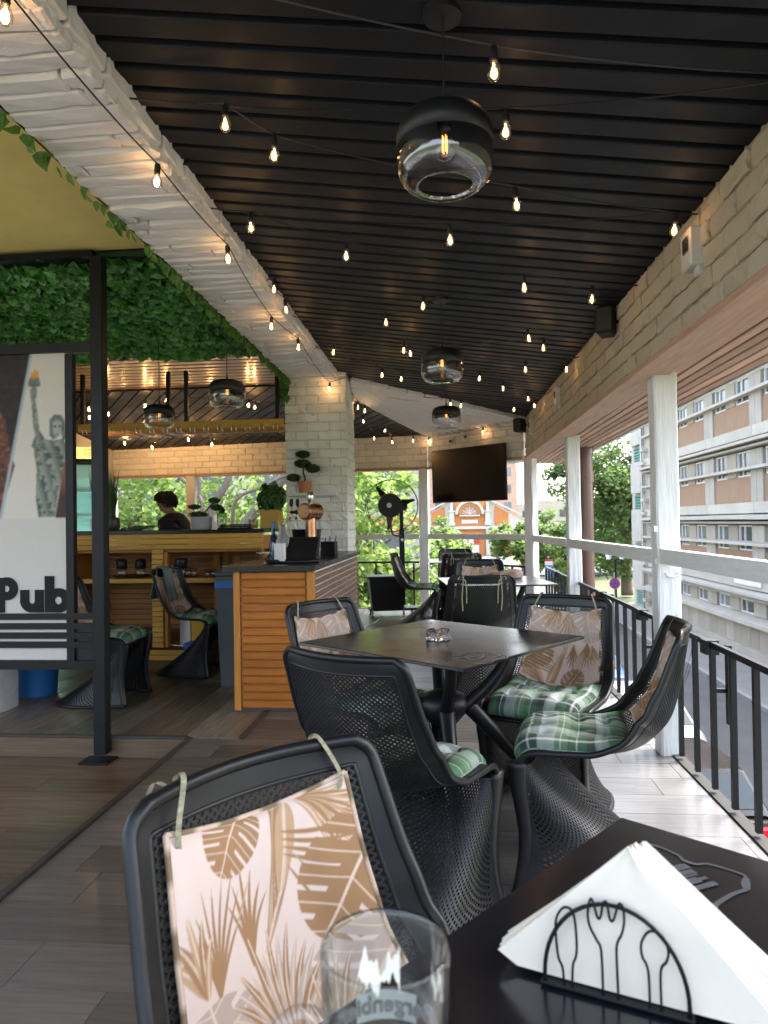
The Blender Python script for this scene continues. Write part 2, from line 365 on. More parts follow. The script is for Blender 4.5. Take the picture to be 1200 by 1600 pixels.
# ================================================================== STRUCTURE
def struct(o): o['kind'] = 'structure'; return o
# --- floors -------------------------------------------------------
def plank_fill(parent, poly, axis, width, lens, z, m, off=0.0, th=.012, gap=.0025, pick=None):
    xs = [p[0] for p in poly]; ys = [p[1] for p in poly]
    a0, a1 = (min(ys), max(ys)) if axis == 'x' else (min(xs), max(xs))
    b0, b1 = (min(xs), max(xs)) if axis == 'x' else (min(ys), max(ys))
    r = math.floor((a0-off)/width)*width + off; k = 0
    while r < a1:
        t = b0 - random.uniform(0, lens[1]*.9)
        while t < b1:
            ln = random.uniform(*lens)
            if axis == 'x': pc = clip_rect(poly, t+gap/2, t+ln-gap/2, r+gap/2, r+width-gap/2)
            else: pc = clip_rect(poly, r+gap/2, r+width-gap/2, t+gap/2, t+ln-gap/2)
            if len(pc) >= 3:
                cx = sum(p[0] for p in pc)/len(pc); cy = sum(p[1] for p in pc)/len(pc)
                mm = pick(cx, cy) if pick else m
                MB().prism([(p[0]-cx, p[1]-cy) for p in pc], -th, random.uniform(-.0006, 0)).build('plank', mm, parent, loc=(cx, cy, z))
            t += ln
        r += width; k += 1
def skylit_tone(x, y): 
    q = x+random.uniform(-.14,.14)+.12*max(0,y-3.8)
    return M['deck_plank_skylit'] if q > .30 else M['deck_plank_mid'] if q > -.35 else M['deck_plank']   # skylight and reflection painted in: paler boards towards open edge and far end
fl = struct(MB().prism([(-1.5,-3),(1.13,-3),(1.13,8.5),(-.3,9.85),(-5.5,10.2),(-5.5,3.86),(-1.5,3.86)], -.22, -.014).build('floor', M['dark_trim']))
plank_fill(fl, [(-1.46,-1.2),(1.12,-1.2),(1.12,3.85),(-1.46,3.85)], 'x', .2, (.9,1.5), 0, M['deck_plank'], off=.15, pick=skylit_tone)
plank_fill(fl, [(-1.165,3.8525),(1.12,3.8525),(1.12,8.45),(-.3,9.8),(-1.165,9.8)], 'x', .2, (.9,1.5), 0, M['deck_plank'], off=.0525, pick=skylit_tone)
plank_fill(fl, [(-5.0,3.87),(-1.2,3.87),(-1.2,9.8),(-5.0,9.8)], 'y', .19, (1.1,1.8), 0, M['room_plank'])
MB().box((-1.1825,6.8,.004),(.035,5.88,.012),ch=.003).build('threshold_strip', M['dark_trim'], fl)
MB().box((-1.475,.3,.002),(.032,7.1,.016),ch=.004).build('edge_trim', M['dark_trim'], fl)
MB().box((-2.85,3.862,.002),(2.72,.03,.016),ch=.004).build('edge_trim', M['dark_trim'], fl)
lf = struct(MB().box((-3.0,.4,-.2),(3.0,7,.13)).build('lower_floor', M['dark_trim']))
plank_fill(lf, [(-4.4,-1.5),(-1.5,-1.5),(-1.5,3.85),(-4.4,3.85)], 'x', .2, (1.1,1.9), -.12, M['floor_brown'], off=.15)
rs = struct(MB().box((-2.95,3.868,-.06),(2.9,.02,.118)).build('step_riser', M['floor_brown']))

# --- white bricks ---------------------------------------------------
def rough_brick(seed):
    bm = bmesh.new(); bmesh.ops.create_cube(bm, size=1)
    bmesh.ops.subdivide_edges(bm, edges=[e for e in bm.edges if abs((e.verts[0].co-e.verts[1].co).x) > .5], cuts=3)
    bmesh.ops.subdivide_edges(bm, edges=[e for e in bm.edges if abs((e.verts[0].co-e.verts[1].co).z) > .5], cuts=1)
    rn = random.Random(seed)
    for v in bm.verts:
        v.co = Vector((v.co.x*.214, v.co.y*.05, v.co.z*.080))
        v.co += Vector((rn.uniform(-.004,.004) if abs(v.co.x) > .1 else 0, rn.uniform(-.004,.004), rn.uniform(-.003,.003)))
    bmesh.ops.bevel(bm, geom=[e for e in bm.edges if e.calc_face_angle(0) > .8], offset=.006, segments=1, affect='EDGES')
    me = bpy.data.meshes.new('brick'); bm.to_mesh(me); bm.free(); me.materials.append(M['white_brick']); return me
BR = [rough_brick(s) for s in range(9)]
def recolour(me, m): c = me.copy(); c.materials.clear(); c.materials.append(m); return c
BRC = [recolour(b, M['cream_brick']) for b in BR]
def brick_rows(parent, p0, ang, length, z0, rows, out=1, course=.088, bl=.222, depth=.007, pool=None):
    d = Vector((math.cos(ang), math.sin(ang), 0)); n = Vector((math.sin(ang), -math.cos(ang), 0))*out
    for r in range(rows):
        s = -bl/2*(r % 2)
        while s < length - .02:
            a, b = max(s, 0), min(s+bl, length)
            if b-a > .03:
                k = (b-a-.010)/.214
                pos = Vector(p0) + d*((a+b)/2) + n*(depth-.025+random.uniform(-.004,.005)) + Vector((0,0,z0+course*(r+.5)))
                inst(random.choice(pool or BR), 'brick', parent, pos, (random.uniform(-.02,.02), random.uniform(-.006,.006), ang+random.choice((0, math.pi))), (k, 1, random.uniform(.95,1.0)*course/.088))
            s += bl
# beam over the terrace edge: soffit of header bricks, courses across the beam
BX0, BX1, BZ = -1.46, -1.07, 2.61
beam = empty('brick_beam', (-1.26,3.0,BZ), 0, 'long white painted brick beam with leafy garland along one edge', 'beam')
def at(o, parent):
    o.parent = parent; o.matrix_parent_inverse = parent.matrix_world.inverted(); return o
def rel(e, p): return (p[0]-e.location[0], p[1]-e.location[1], p[2]-e.location[2])
MB().box(rel(beam,(-1.265,3.4,BZ+.115)),(.36,6.7,.18)).build('beam_core', M['mortar'], beam)
y = .1; r = 0
while y < 6.72:
    h = .088; xa = BX0 - .045*min(max((y-2)/4.5,0),1); w = BX1 - xa
    cuts = [0, w] if random.random() < .5 else [0, random.choice((.07,.11,w-.11,w-.08)), w]
    for a, b in zip(cuts[:-1], cuts[1:]):
        inst(random.choice(BR), 'brick', beam, rel(beam, (xa+(a+b)/2, y+h/2, BZ+.018+random.uniform(-.007,.006))), (math.pi/2+random.uniform(-.02,.10), random.uniform(-.02,.02), 0), ((b-a-.008)/.214, 1, .97))
    y += h; r += 1
y = .1
while y < 6.7:
    inst(random.choice(BR), 'brick', beam, rel(beam, (BX1-.006+random.uniform(-.004,.004), y+.111, BZ+.068)), (0, random.uniform(-.02,.02), math.pi/2), (.97, 1, 1.02))
    y += .222
# column
CX0, CX1, CY0, CY1 = -1.585, -.965, 6.72, 7.32
column = empty('brick_column', ((CX0+CX1)/2, CY0, 0), 0, 'square white painted brick column behind the copper beer tap', 'column')
def chld(e, mb, name, m, **k): o = mb.build(name, m, e, **k); return o
MB().box(rel(column,((CX0+CX1)/2,(CY0+CY1)/2,1.36)),(CX1-CX0-.03,CY1-CY0-.03,2.72)).build('column_core', M['mortar'], column)
for p, a, L in (((CX0,CY0+.015,0),0,CX1-CX0), ((CX1-.015,CY0+.03,0),math.pi/2,CY1-CY0-.03), ((CX0+.015,CY1-.03,0),-math.pi/2,CY1-CY0-.06)):
    brick_rows(column, rel(column, p), a, L, .0, 31 if a == 0 else 30, out=1)
# right hand brick band, TV wall band, far wall band
def band(name, a, b, label, z0=1.965, rows=5, back=.16, core_h=.46, grp=None, pool=None, mm='mortar'):
    a, b = Vector((*a,0)), Vector((*b,0)); d = b-a; L = d.length; ang = math.atan2(d.y, d.x)
    e = empty(name, (a.x, a.y, z0), 0, label, 'wall', grp)
    n = Vector((math.sin(ang), -math.cos(ang), 0))
    mid = d/2 - n*(back/2+.004)
    MB().box((mid.x, mid.y, core_h/2), (L, back, core_h), rz=ang).build('wall_core', M[mm], e)
    brick_rows(e, (0,0,0), ang, L, .0, rows, pool=pool)
    t = d/2 - n*(back/2-.012)
    MB().box((t.x, t.y, -.016), (L-.01, back+.02, .03), rz=ang, ch=.003).build('wood_trim', M['soffit_wood'], e)
    return e
bandR = band('brick_band', (.925,8.33), (1.02,.1), 'cream painted brick band carrying the speakers above the street railing', pool=BRC, mm='cream_mortar')
bandT = band('television_wall', (-.26,9.6), (.905,8.37), 'white painted brick band behind the black television')
bandF = band('far_brick_band', (-5.0,10.05), (-.27,9.62), 'white painted brick band over the open bar window and fan')
# --- dark corrugated ceiling -------------------------------------------
SL = -.136; ang_s = math.atan(SL)
def cz(x): return 2.548 + SL*x
ceil_o = struct(MB().add([(-1.08,.1,cz(-1.08)+.045),(1.12,.1,cz(1.12)+.045),(1.12,8.6,cz(1.12)+.045),(-1.08,8.6,cz(-1.08)+.045),
    (-1.08,.1,cz(-1.08)+.075),(1.12,.1,cz(1.12)+.075),(1.12,8.6,cz(1.12)+.075),(-1.08,8.6,cz(-1.08)+.075)],
    [(0,1,2,3),(7,6,5,4),(0,4,5,1),(1,5,6,2),(2,6,7,3),(3,7,4,0)]).build('ceiling', M['ceiling_metal']))
# one lamella: flat pan with a rolled lip and a recessed joint
prof = [(-.060,.030),(-.050,.030),(-.0485,.004),(-.045,0),(.040,.0005),(.044,.004),(.046,.016),(.052,.018),(.060,.030)]
mb = MB(); Lx = 2.16/math.cos(ang_s)
for sx in (-1, 1): mb.v += [(sx*Lx/2, p[0], p[1]) for p in prof]
n = len(prof); mb.f = [(i, i+1, n+i+1, n+i) for i in range(n-1)]
lam = mb.mesh('ceiling_panel', M['ceiling_metal'])
y = .16
while y < 8.5:
    inst(lam, 'ceiling_panel', ceil_o, (.01, y, cz(.01)+random.uniform(-.0015,.0015)), (random.uniform(-.008,.008), -ang_s+random.uniform(-.0008,.0008), 0))
    y += .12
# soffit of white brick courses running diagonally from the column to the far corner
sof = empty('white_soffit', (-.3,8.4,2.5), 0, 'triangular white brick soffit sloping behind the farthest pendant lamp', 'soffit')
A_, B_, C_, D_ = Vector((-.965,6.98,2.655)), Vector((.92,8.33,2.375)), Vector((-.27,9.62,2.375)), Vector((-.965,7.25,2.50))
mb = MB(); nrow = 26
def on(s, t): # s along the length, t across
    return A_.lerp(B_, s).lerp(D_.lerp(C_, s), t)
for k in range(nrow):
    t0, t1 = k/nrow, (k+1)/nrow-.008
    for j in range(9):
        s0, s1 = max((j-(k%2)*.5)/9,0), min((j+1-(k%2)*.5)/9,1)-.004
        q = [on(s0,t0), on(s1,t0), on(s1,t1), on(s0,t1)]; off = Vector((0,0,random.uniform(-.004,.002)))
        q2 = [p+Vector((0,0,.03)) for p in q]; q = [p+off for p in q]
        mb.add([Vector(rel(sof,p)) for p in q+q2], [(0,1,2,3),(0,4,5,1),(1,5,6,2),(2,6,7,3),(3,7,4,0)])
tag(mb.build('brick_courses', M['white_brick'], sof), kind='stuff')
mb = MB(); up = Vector((0,0,.012))
mb.add([Vector(rel(sof,p+up)) for p in (A_,B_,C_,D_)]+[Vector(rel(sof,p+up*6)) for p in (A_,B_,C_,D_)], [(0,1,2,3),(7,6,5,4),(0,4,5,1),(1,5,6,2),(2,6,7,3),(3,7,4,0)])
mb.build('soffit_core', M['mortar'], sof)
dv = (B_-A_); L = dv.length; a = math.atan2(dv.y, dv.x)
s = 0
while s < L-.1:
    p = A_ + dv*((s+.11)/L); inst(random.choice(BR), 'brick', sof, rel(sof, p+Vector((0,0,.032))+Vector((math.sin(a),-math.cos(a),0))*.02), (0, -math.asin(dv.z/L), a), (.98,1,.95)); s += .222
# second dark ceiling, over the bar, sloping to the far wall
def strip_fill(parent, poly, ang, pitch, gap, zf, m, name, th=.02):
    c, s = math.cos(ang), math.sin(ang); rp = [(x*c+y*s, -x*s+y*c) for x, y in poly]
    y0, y1 = min(p[1] for p in rp), max(p[1] for p in rp); y = y0
    while y < y1:
        pc = clip(clip(rp, 0, 1, y+gap/2), 0, -1, -(y+pitch-gap/2)) if True else rp
        if len(pc) >= 3:
            w = [(p[0]*c-p[1]*s, p[0]*s+p[1]*c) for p in pc]
            MB().prism(w, 0, th, lambda x, yy, t: (x, yy, zf(x, yy)+t)).build(name, m, parent)
        y += pitch
def z2(x, y): return 2.70 - (y-7.3)*.125 - .0*x
bc = struct(MB().prism([(-5.0,7.35),(-.98,7.35),(-.3,9.75),(-5.0,10.2)], .022, .05, lambda x,y,t:(x,y,z2(x,y)+t)).build('bar_ceiling', M['ceiling_metal']))
strip_fill(bc, [(-5.0,7.35),(-.98,7.35),(-.3,9.68),(-5.0,10.1)], R(-52), .13, .018, z2, M['ceiling_metal'], 'ceiling_panel')
wc = struct(MB().box((-3.2,6.75,2.80),(3.5,1.3,.03)).build('wood_ceiling', M['bar_wood_dark']))
for k in range(11):
    MB().box((-3.2,6.16+k*.118,2.765-k*.004),(3.5,.112,.022),ch=.006).build('board', M['ceil_wood'], wc)
# yellow plaster ceiling and roof
struct(MB().box((-3.2,1.95,2.83),(3.6,3.82,.04)).build('plaster_ceiling', M['plaster_yellow']))
struct(MB().box((-2.1,5.05,3.0),(7.6,10.5,.12)).build('roof', M['plaster']))
# soffit boards outside the band
sb = struct(MB().box((1.355,4.9,2.02),(.5,9.4,.02)).build('eaves', M['bar_wood_dark']))
for k in range(7):
    MB().box((1.142+k*.0685,4.9,1.983),(.054,9.3,.028),ch=.004).build('soffit_slat', M['soffit_wood'], sb)
MB().box((1.62,4.9,2.05),(.03,9.4,.16)).build('fascia', M['white_wood'], sb)
eb = struct(MB().prism([(1.3,8.9),(1.6,8.9),(.2,10.5),(-4.4,10.9),(-4.4,10.2),(-.2,9.85)],1.99,2.05).build('far_eaves', M['white_wood']))
# room side wall, bar back
lw = tag(MB().box((-5.05,7.0,1.4),(.1,6.4,2.8)).build('side_wall', M['plaster']), 'plain pale wall at the far side of the bar behind the fridge', 'wall')

# --- posts and railings --------------------------------------------
def rough_post(a, b, w, d, name, m, label, cat, grp=None, chips=0, rz=0):
    a, b = Vector(a), Vector(b); h = (b-a).length; n = max(int(h/.12), 4); rn = random.Random(hash(name+str(a.x)) % 999)
    e = empty(name, a, rz, label, cat, grp); mb = MB(); ring = []
    c = .008
    base = [(-w/2+c,-d/2),(w/2-c,-d/2),(w/2,-d/2+c),(w/2,d/2-c),(w/2-c,d/2),(-w/2+c,d/2),(-w/2,d/2-c),(-w/2,-d/2+c)]
    for i in range(n+1):
        z = h*i/n; j = [rn.uniform(-.0025,.0025) for _ in range(16)]
        mb.v += [(x+j[2*k], y_+j[2*k+1], z) for k, (x, y_) in enumerate(base)]
    mb.f = [(i*8+k, i*8+(k+1)%8, (i+1)*8+(k+1)%8, (i+1)*8+k) for i in range(n) for k in range(8)] + [tuple(range(8))[::-1], tuple(n*8+k for k in range(8))]
    mb.build('timber', m, e); return e
p = rough_post((1.115,3.72,0),(1.115,3.72,1.945),.115,.115,'white_post',M['white_wood'],'white painted timber post with a metal ring, beside the tied chair back','post')
mb = MB().box((-.062,-.03,.985),(.02,.05,.03)).box((-.062,-.03,1.15),(.02,.05,.03)).build('bracket', M['white_wood'], p)
mb = MB(); mb.tube([(.03*math.cos(t)+.01, -.066, .93+.025*math.sin(t)) for t in np.linspace(math.pi,2*math.pi,9)], .006, 6); mb.build('hook_ring', M['white_cord'], p)
rough_post((1.105,6.3,0),(1.105,6.3,1.945),.115,.115,'white_post',M['white_wood'],'white painted timber post beside the brown downpipe','post')
rough_post((.985,8.42,0),(.985,8.42,1.945),.12,.12,'white_post',M['white_wood'],'white painted timber corner post right of the television','post',rz=R(-40))
rough_post((-.335,9.66,0),(-.335,9.66,1.945),.125,.12,'white_post',M['white_wood'],'white painted timber post behind the misting fan','post')
rough_post((-3.76,9.98,0),(-3.76,9.98,1.945),.13,.12,'white_post',M['white_wood'],'white painted timber post in the bar window beside tall grass plant','post')
def hbar(name, a, b, w, h, m, label, cat):
    a, b = Vector(a), Vector(b); e = tag(MB().bar(Vector((0,0,0)), b-a, w, h).build(name, m, loc=a), label, cat); return e
hbar('white_rail',(1.09,-1.0,1.012),(1.09,3.655,1.012),.05,.075,M['white_wood_h'],'white painted timber handrail nailed to the post, street building behind','rail')
hbar('white_rail',(1.085,3.785,1.006),(1.07,6.235,1.003),.05,.075,M['white_wood_h'],'white painted timber handrail between the two posts by the downpipe','rail')
hbar('white_rail',(1.065,6.365,1.0),(1.02,8.35,.995),.05,.075,M['white_wood_h'],'white painted timber handrail between the downpipe post and corner post','rail')
hbar('white_rail',(.92,8.47,1.01),(-.27,9.66,1.01),.05,.07,M['white_wood_h'],'white painted timber handrail below the television','rail')
hbar('white_rail',(-.41,9.67,1.01),(-3.69,9.98,1.01),.05,.07,M['white_wood_h'],'white painted timber handrail behind the misting fan','rail')
def railing(a, b, label, z0=.02, z1=.65, sp=.215, brk=None):
    a, b = Vector((*a,0)), Vector((*b,0)); d = (b-a); L = d.length; d.normalize()
    e = tag(empty('railing', a), label, 'railing')
    MB().bar((0,0,z1), d*L+Vector((0,0,z1)), .022, .026).build('top_rail', M['rail_metal'], e)
    MB().bar(Vector((0,0,.004)), d*L+Vector((0,0,.004)), .05, .010).build('edge_strip', M['rubber'], e)
    ba = MB().box((0,0,0),(.022,.022,z1-z0-.02)).mesh('baluster', M['rail_metal'])
    k = 0; s = .08
    while s < L:
        inst(ba, 'baluster', e, d*s+Vector((0,0,(z1+z0)/2-.005)), (random.uniform(-.006,.006),random.uniform(-.006,.006),math.atan2(d.y,d.x)))
        if brk and k % brk[0] == brk[1]:
            MB().box(d*(s+.03)+Vector((0,0,z1-.014)),(.055,.075,.062)).build('bracket', M['rail_metal'], e)
            MB().box(d*(s-.02)+Vector((.06,0,z1-.17)),(.02,.03,.34)).bar(d*s+Vector((.0,0,z1-.2)),d*s+Vector((.05,.0,z1-.2)),.018).build('stay', M['rail_metal'], e)
        s += sp; k += 1
    return e
railing((1.135,-1.0),(1.135,8.35),'black iron railing of square bars along the deck edge above the street',brk=(5,4))
railing((.98,8.50),(-.27,9.78),'black iron railing behind the far table below the television')
railing((-.41,9.78),(-4.1,10.1),'black iron railing behind the fan and under the bar window',sp=.27)
# brown downpipe
dp = empty('downpipe', (1.46,7.55,-3.7), 0, 'brown metal downpipe rising beside a white post', 'downpipe')
MB().tube([(0,0,0),(0,0,5.6)], .072, 20, caps=False).build('pipe', M['brown_pipe'], dp, smooth=True)
MB().tube([(0,0,5.30),(0,0,5.42)], .080, 20).build('collar', M['brown_pipe'], dp, smooth=True, angle=40)
MB().tube([(0,0,5.58),(0,0,5.72)], .084, 20).build('collar', M['brown_pipe'], dp, smooth=True, angle=40)
# building mass under the deck
struct(MB().box((-2.3,4.2,-2.0),(6.6,11.0,3.5)).build('ground_storey', M['plaster']))

# --- string lights --------------------------------------------------
def bulb_meshes():
    g = MB().lathe([(.0085,.018),(.010,.014),(.0145,.008),(.019,-.002),(.0205,-.012),(.019,-.022),(.014,-.030),(.007,-.0345),(0.0005,-.036)], 14, cap=False).mesh('bulb', M['bulb_glass'], True)
    s = MB().lathe([(.002,.058),(.010,.056),(.0115,.048),(.0115,.022),(.0105,.016)], 12).mesh('socket', M['cord'], True)
    f = MB().tube([(-.0015,0,.012),(-.001,0,-.004),(.0008,0,-.020)], .0020, 6).mesh('filament', M['filament'])
    return g, s, f
BG, BS, BF = bulb_meshes()
BULB_W = .022
def string_light(hooks, bulbs, label, grp, power=None, lit=1.0):
    """hooks: the ends; bulbs: glass centres. The cable runs through the tops of the sockets"""
    pts = [(Vector(hooks[0]))] + [Vector(b)+Vector((0,0,.062)) for b in bulbs] + [Vector(hooks[1])]
    e = empty('string_light', hooks[0], 0, label, 'string lights', grp); o0 = Vector(hooks[0])
    path = []
    for i in range(len(pts)-1):
        a, b = pts[i], pts[i+1]; sag = (b-a).length*.018
        for k in range(6):
            t = k/6; q = a.lerp(b, t); q.z -= sag*4*t*(1-t); path.append(q-o0)
    path.append(pts[-1]-o0)
    MB().tube(path, .0032, 5).build('cable', M['cord'], e)
    for b in bulbs:
        rz = random.uniform(0,6.28); tilt = random.uniform(-.12,.12)
        g = inst(BG, 'bulb', e, Vector(b)-o0, (tilt, random.uniform(-.12,.12), rz))
        inst(BS, 'socket', g); inst(BF, 'filament', g)
        ld = bpy.data.lights.new('bulb_light', 'POINT'); ld.energy = power if power is not None else BULB_W; ld.color = (1,.56,.22); ld.shadow_soft_size = .012
        lo = bpy.data.objects.new('bulb_light', ld); col.objects.link(lo); lo.parent = g; lo.location = (0,0,-.006)
G1 = 'string lights zigzagging under the dark ceiling'
B = [(-1.07,2.251,2.655),(-1.07,3.08,2.655),(-1.07,4.049,2.655),(-1.07,4.74,2.655),(-1.07,5.606,2.655)]
W = [(1.0,1.95,2.385),(.995,2.792,2.38),(.985,3.604,2.38),(.975,4.423,2.38),(.965,5.121,2.38),(.955,6.3,2.37)]
string_light(((-1.07,1.55,2.66), W[0]), [(.143,1.872,2.416)], 'festoon span with one bulb above the pendant lamp by the beer table', G1)
string_light((W[0], B[0]), [(.197,2.152,2.409)], 'festoon span with one bulb touching the pendant lamp by the beer table', G1)
string_light((B[0], W[1]), [(-.709,2.223,2.532),(-.59,2.399,2.516),(.276,2.639,2.398)], 'festoon span with three bulbs ending at the boxy wall sensor', G1)
string_light((W[1], B[1]), [(.884,2.751,2.316),(.029,3.021,2.432)], 'festoon span with two bulbs, one hanging beside the boxy wall sensor', G1)
string_light((B[1], W[2]), [(-.863,3.059,2.553),(-.467,3.311,2.499),(.401,3.54,2.381)], 'festoon span with three bulbs ending between wall sensor and large speaker', G1)
string_light((W[2], B[2]), [(.75,3.623,2.334),(-.122,3.994,2.453),(-.979,3.935,2.569)], 'festoon span with three bulbs leaving the wall beside the large speaker', G1)
string_light((B[2], W[3]), [(-1.0,4.329,2.572),(-.373,4.408,2.487),(.528,4.469,2.364)], 'festoon span of three bulbs reaching the wall just past the large speaker', G1)
string_light((W[3], B[3]), [(.646,4.666,2.348),(-.26,5.188,2.471)], 'festoon span with two bulbs crossing before the middle pendant lamp', G1)
string_light((B[3], W[4]), [(-.303,5.108,2.477),(.603,5.341,2.354),(.885,5.213,2.316)], 'festoon span with three bulbs just past the middle pendant lamp', G1)
string_light((W[4], B[4]), [(.279,5.828,2.398),(-.394,6.183,2.49),(-.873,5.393,2.555)], 'festoon span with three bulbs between the middle and farthest pendant lamps', G1)
string_light((B[4], W[5]), [(-.557,6.099,2.512),(.498,6.154,2.368),(.753,6.51,2.334)], 'festoon span with three bulbs in front of the farthest pendant lamp', G1)
string_light((W[5], (-.3,7.5,2.56)), [(.85,6.838,2.32),(.686,7.174,2.343),(.152,7.274,2.415),(.046,7.261,2.43)], 'festoon span with four bulbs behind the farthest pendant lamp', G1)
string_light(((-1.17,1.2,2.58), (-.97,6.68,2.62)), [(-1.111,1.677,2.53),(-1.087,2.559,2.53),(-1.064,3.352,2.53),(-1.149,4.534,2.53),(-1.09,5.102,2.53),(-1.12,6.64,2.51)], 'festoon cable with glowing bulbs running along the white brick beam', None, power=.10)
string_light(((-.94,6.95,2.52),(.9,8.3,2.33)), [(-.93,7.32,2.44),(-.88,7.5,2.43),(-.25,9.55,2.31),(.45,8.75,2.32)], 'festoon cable with bulbs over the white soffit and television', None, power=.05)
string_light(((-1.3,7.6,2.5),(-.4,9.5,2.35)), [(-.98,8.2,2.42),(-.93,8.9,2.30),(-.72,9.2,2.28),(-.77,8.7,2.37),(-.45,9.35,2.31)], 'festoon cable with bulbs under the small dark ceiling past the column', None, power=.05)

# --- pendant lamps ----------------------------------------------------
shade_p = [(.004,.098),(.012,.096),(.030,.090),(.075,.086),(.105,.076),(.120,.058),(.127,.035),(.1285,.0),(.1260,.0),(.1245,.034),(.117,.055),(.102,.072),(.07,.081),(.004,.084)]
glass_p = [(.1265,.004),(.1280,-.02),(.1275,-.05),(.120,-.078),(.104,-.096),(.086,-.104),(.074,-.104),(.070,-.100),(.0715,-.094),(.086,-.096),(.102,-.089),(.116,-.073),(.1235,-.048),(.1245,-.02),(.123,.004)]
LS = MB().lathe(shade_p, 40, cap=False).mesh('lamp_shade', M['lamp_black'], True)
LG = MB().lathe(glass_p, 40, cap=False).mesh('glass_shade', M['lamp_glass'], True)
LB = MB().lathe([(.012,.05),(.0135,.03),(.02,.015),(.029,-.002),(.030,-.015),(.027,-.028),(.018,-.039),(.006,-.044),(.0005,-.0445)], 18, cap=False).mesh('bulb', M['bulb_glass'], True)
LK = MB().lathe([(.015,.09),(.019,.088),(.019,.05),(.014,.046)], 16).mesh('socket', M['lamp_black'], True)
mb = MB()
for k in range(4): mb.tube([(.006*math.cos(k*1.57+.4),.006*math.sin(k*1.57+.4),.022),(.007*math.cos(k*1.57+.4),.007*math.sin(k*1.57+.4),-.024)], .0011, 5)
LF = mb.mesh('filament', M['filament_dim'])
def pendant(x, y, z, ztop, label, grp=None):
    e = empty('pendant_lamp', (x,y,z), 0, label, 'pendant lamp', grp); e.scale = (1,1,1)
    inst(LS, 'lamp_shade', e); inst(LG, 'glass_shade', e); b = inst(LB, 'bulb', e, (0,0,.012)); inst(LF, 'filament', b); inst(LK, 'socket', e, (0,0,.0))
    mb = MB().tube([(0,0,.094),(0,0,.13)], [.010,.004], 10).tube([(0,0,.12),(random.uniform(-.002,.002),0,ztop-z-.02)], .0032, 6); mb.build('cord', M['cord'], e)
    MB().lathe([(.004,ztop-z-.022),(.050,ztop-z-.020),(.052,ztop-z)], 24).build('ceiling_rose', M['lamp_black'], e, smooth=True, angle=40)
pendant(.008,1.83,2.185,cz(0)+.004,'black and clear glass pendant lamp hung nearest the beer glass')
pendant(-.02,4.2,2.15,cz(0)+.004,'black and clear glass pendant lamp over the gap between tables')
pendant(0,6.25,2.148,cz(0)+.004,'black and clear glass pendant lamp in front of the white soffit')
pendant(-1.541,4.8,2.14,2.76,'black and clear glass pendant lamp beside the white column at the bar')
pendant(-2.379,5.6,2.125,2.76,'black and clear glass pendant lamp beside the black sign frame at the bar')
# --- speakers and sensors on the band ------------------------------------
def wall_box(name, label, cat, loc, rz, build):
    e = empty(name, loc, rz, label, cat); build(e); return e
def speaker(e):
    MB().box((0,0,0),(.105,.15,.155),ch=.016).build('cabinet', M['black_plastic'], e)
    MB().box((0,-.077,0),(.088,.012,.135),ch=.004).build('grille', M['lamp_black'], e)
    MB().bar((.04,0,.0),(.085,.02,.0),.03,.02).build('bracket', M['black_metal'], e)
wall_box('speaker','black wall speaker bracketed on the brick band near the ceiling','speaker',(.915,4.05,2.325),R(-22),speaker)
wall_box('speaker','small black speaker in the far corner right of the television','speaker',(.83,8.05,2.29),R(-30),speaker)
def sensor(e):
    MB().box((0,0,0),(.075,.11,.15),ch=.006).build('housing', M['white_plastic'], e)
    MB().box((-.039,-.01,.015),(.006,.06,.06),ch=.002).build('lens', M['dark_lens'], e)
    MB().box((.012,-.025,-.092),(.04,.045,.04),ch=.005).build('cable_gland', M['white_plastic'], e)
wall_box('wall_sensor','white boxy sensor with dark lens on the brick band','sensor',(.975,2.80,2.245),R(0),sensor)
wall_box('wall_sensor','white boxy sensor on the brick band above the downpipe post','sensor',(.945,5.95,2.24),R(0),sensor)
wall_box('wall_sensor','white boxy sensor on the brick band beside the corner speaker','sensor',(.915,7.55,2.21),R(0),sensor)
def camlet(e):
    MB().tube([(0,.05,0),(0,-.03,-.012)], .022, 12).build('camera_body', M['white_plastic'], e, smooth=True, angle=40)
    MB().tube([(0,-.029,-.0118),(0,-.036,-.0125)], .019, 12).build('lens', M['dark_lens'], e); MB().box((0,.05,.03),(.03,.03,.06)).build('mount', M['white_plastic'], e)
wall_box('security_camera','small white security camera above the left half of the television','camera',(.06,9.12,2.265),R(-30),camlet)
wall_box('security_camera','small dark security camera above the middle of the television','camera',(.22,8.98,2.30),R(30),camlet)
# --- television -------------------------------------------------------
tv = empty('television', (.255,8.86,1.80), math.atan2(8.37-9.6, .905+.26), 'large black switched off television on the brick wall', 'television')
MB().box((0,0,0),(1.24,.035,.69),ch=.006).build('casing', M['black_plastic'], tv)
MB().box((0,-.020,.004),(1.215,.006,.662),ch=.001).build('screen', M['tv_screen'], tv)
MB().box((0,.06,.1),(.3,.09,.3)).build('wall_mount', M['black_metal'], tv)
tv.rotation_euler = (R(1), 0, tv.rotation_euler[2]+R(3))
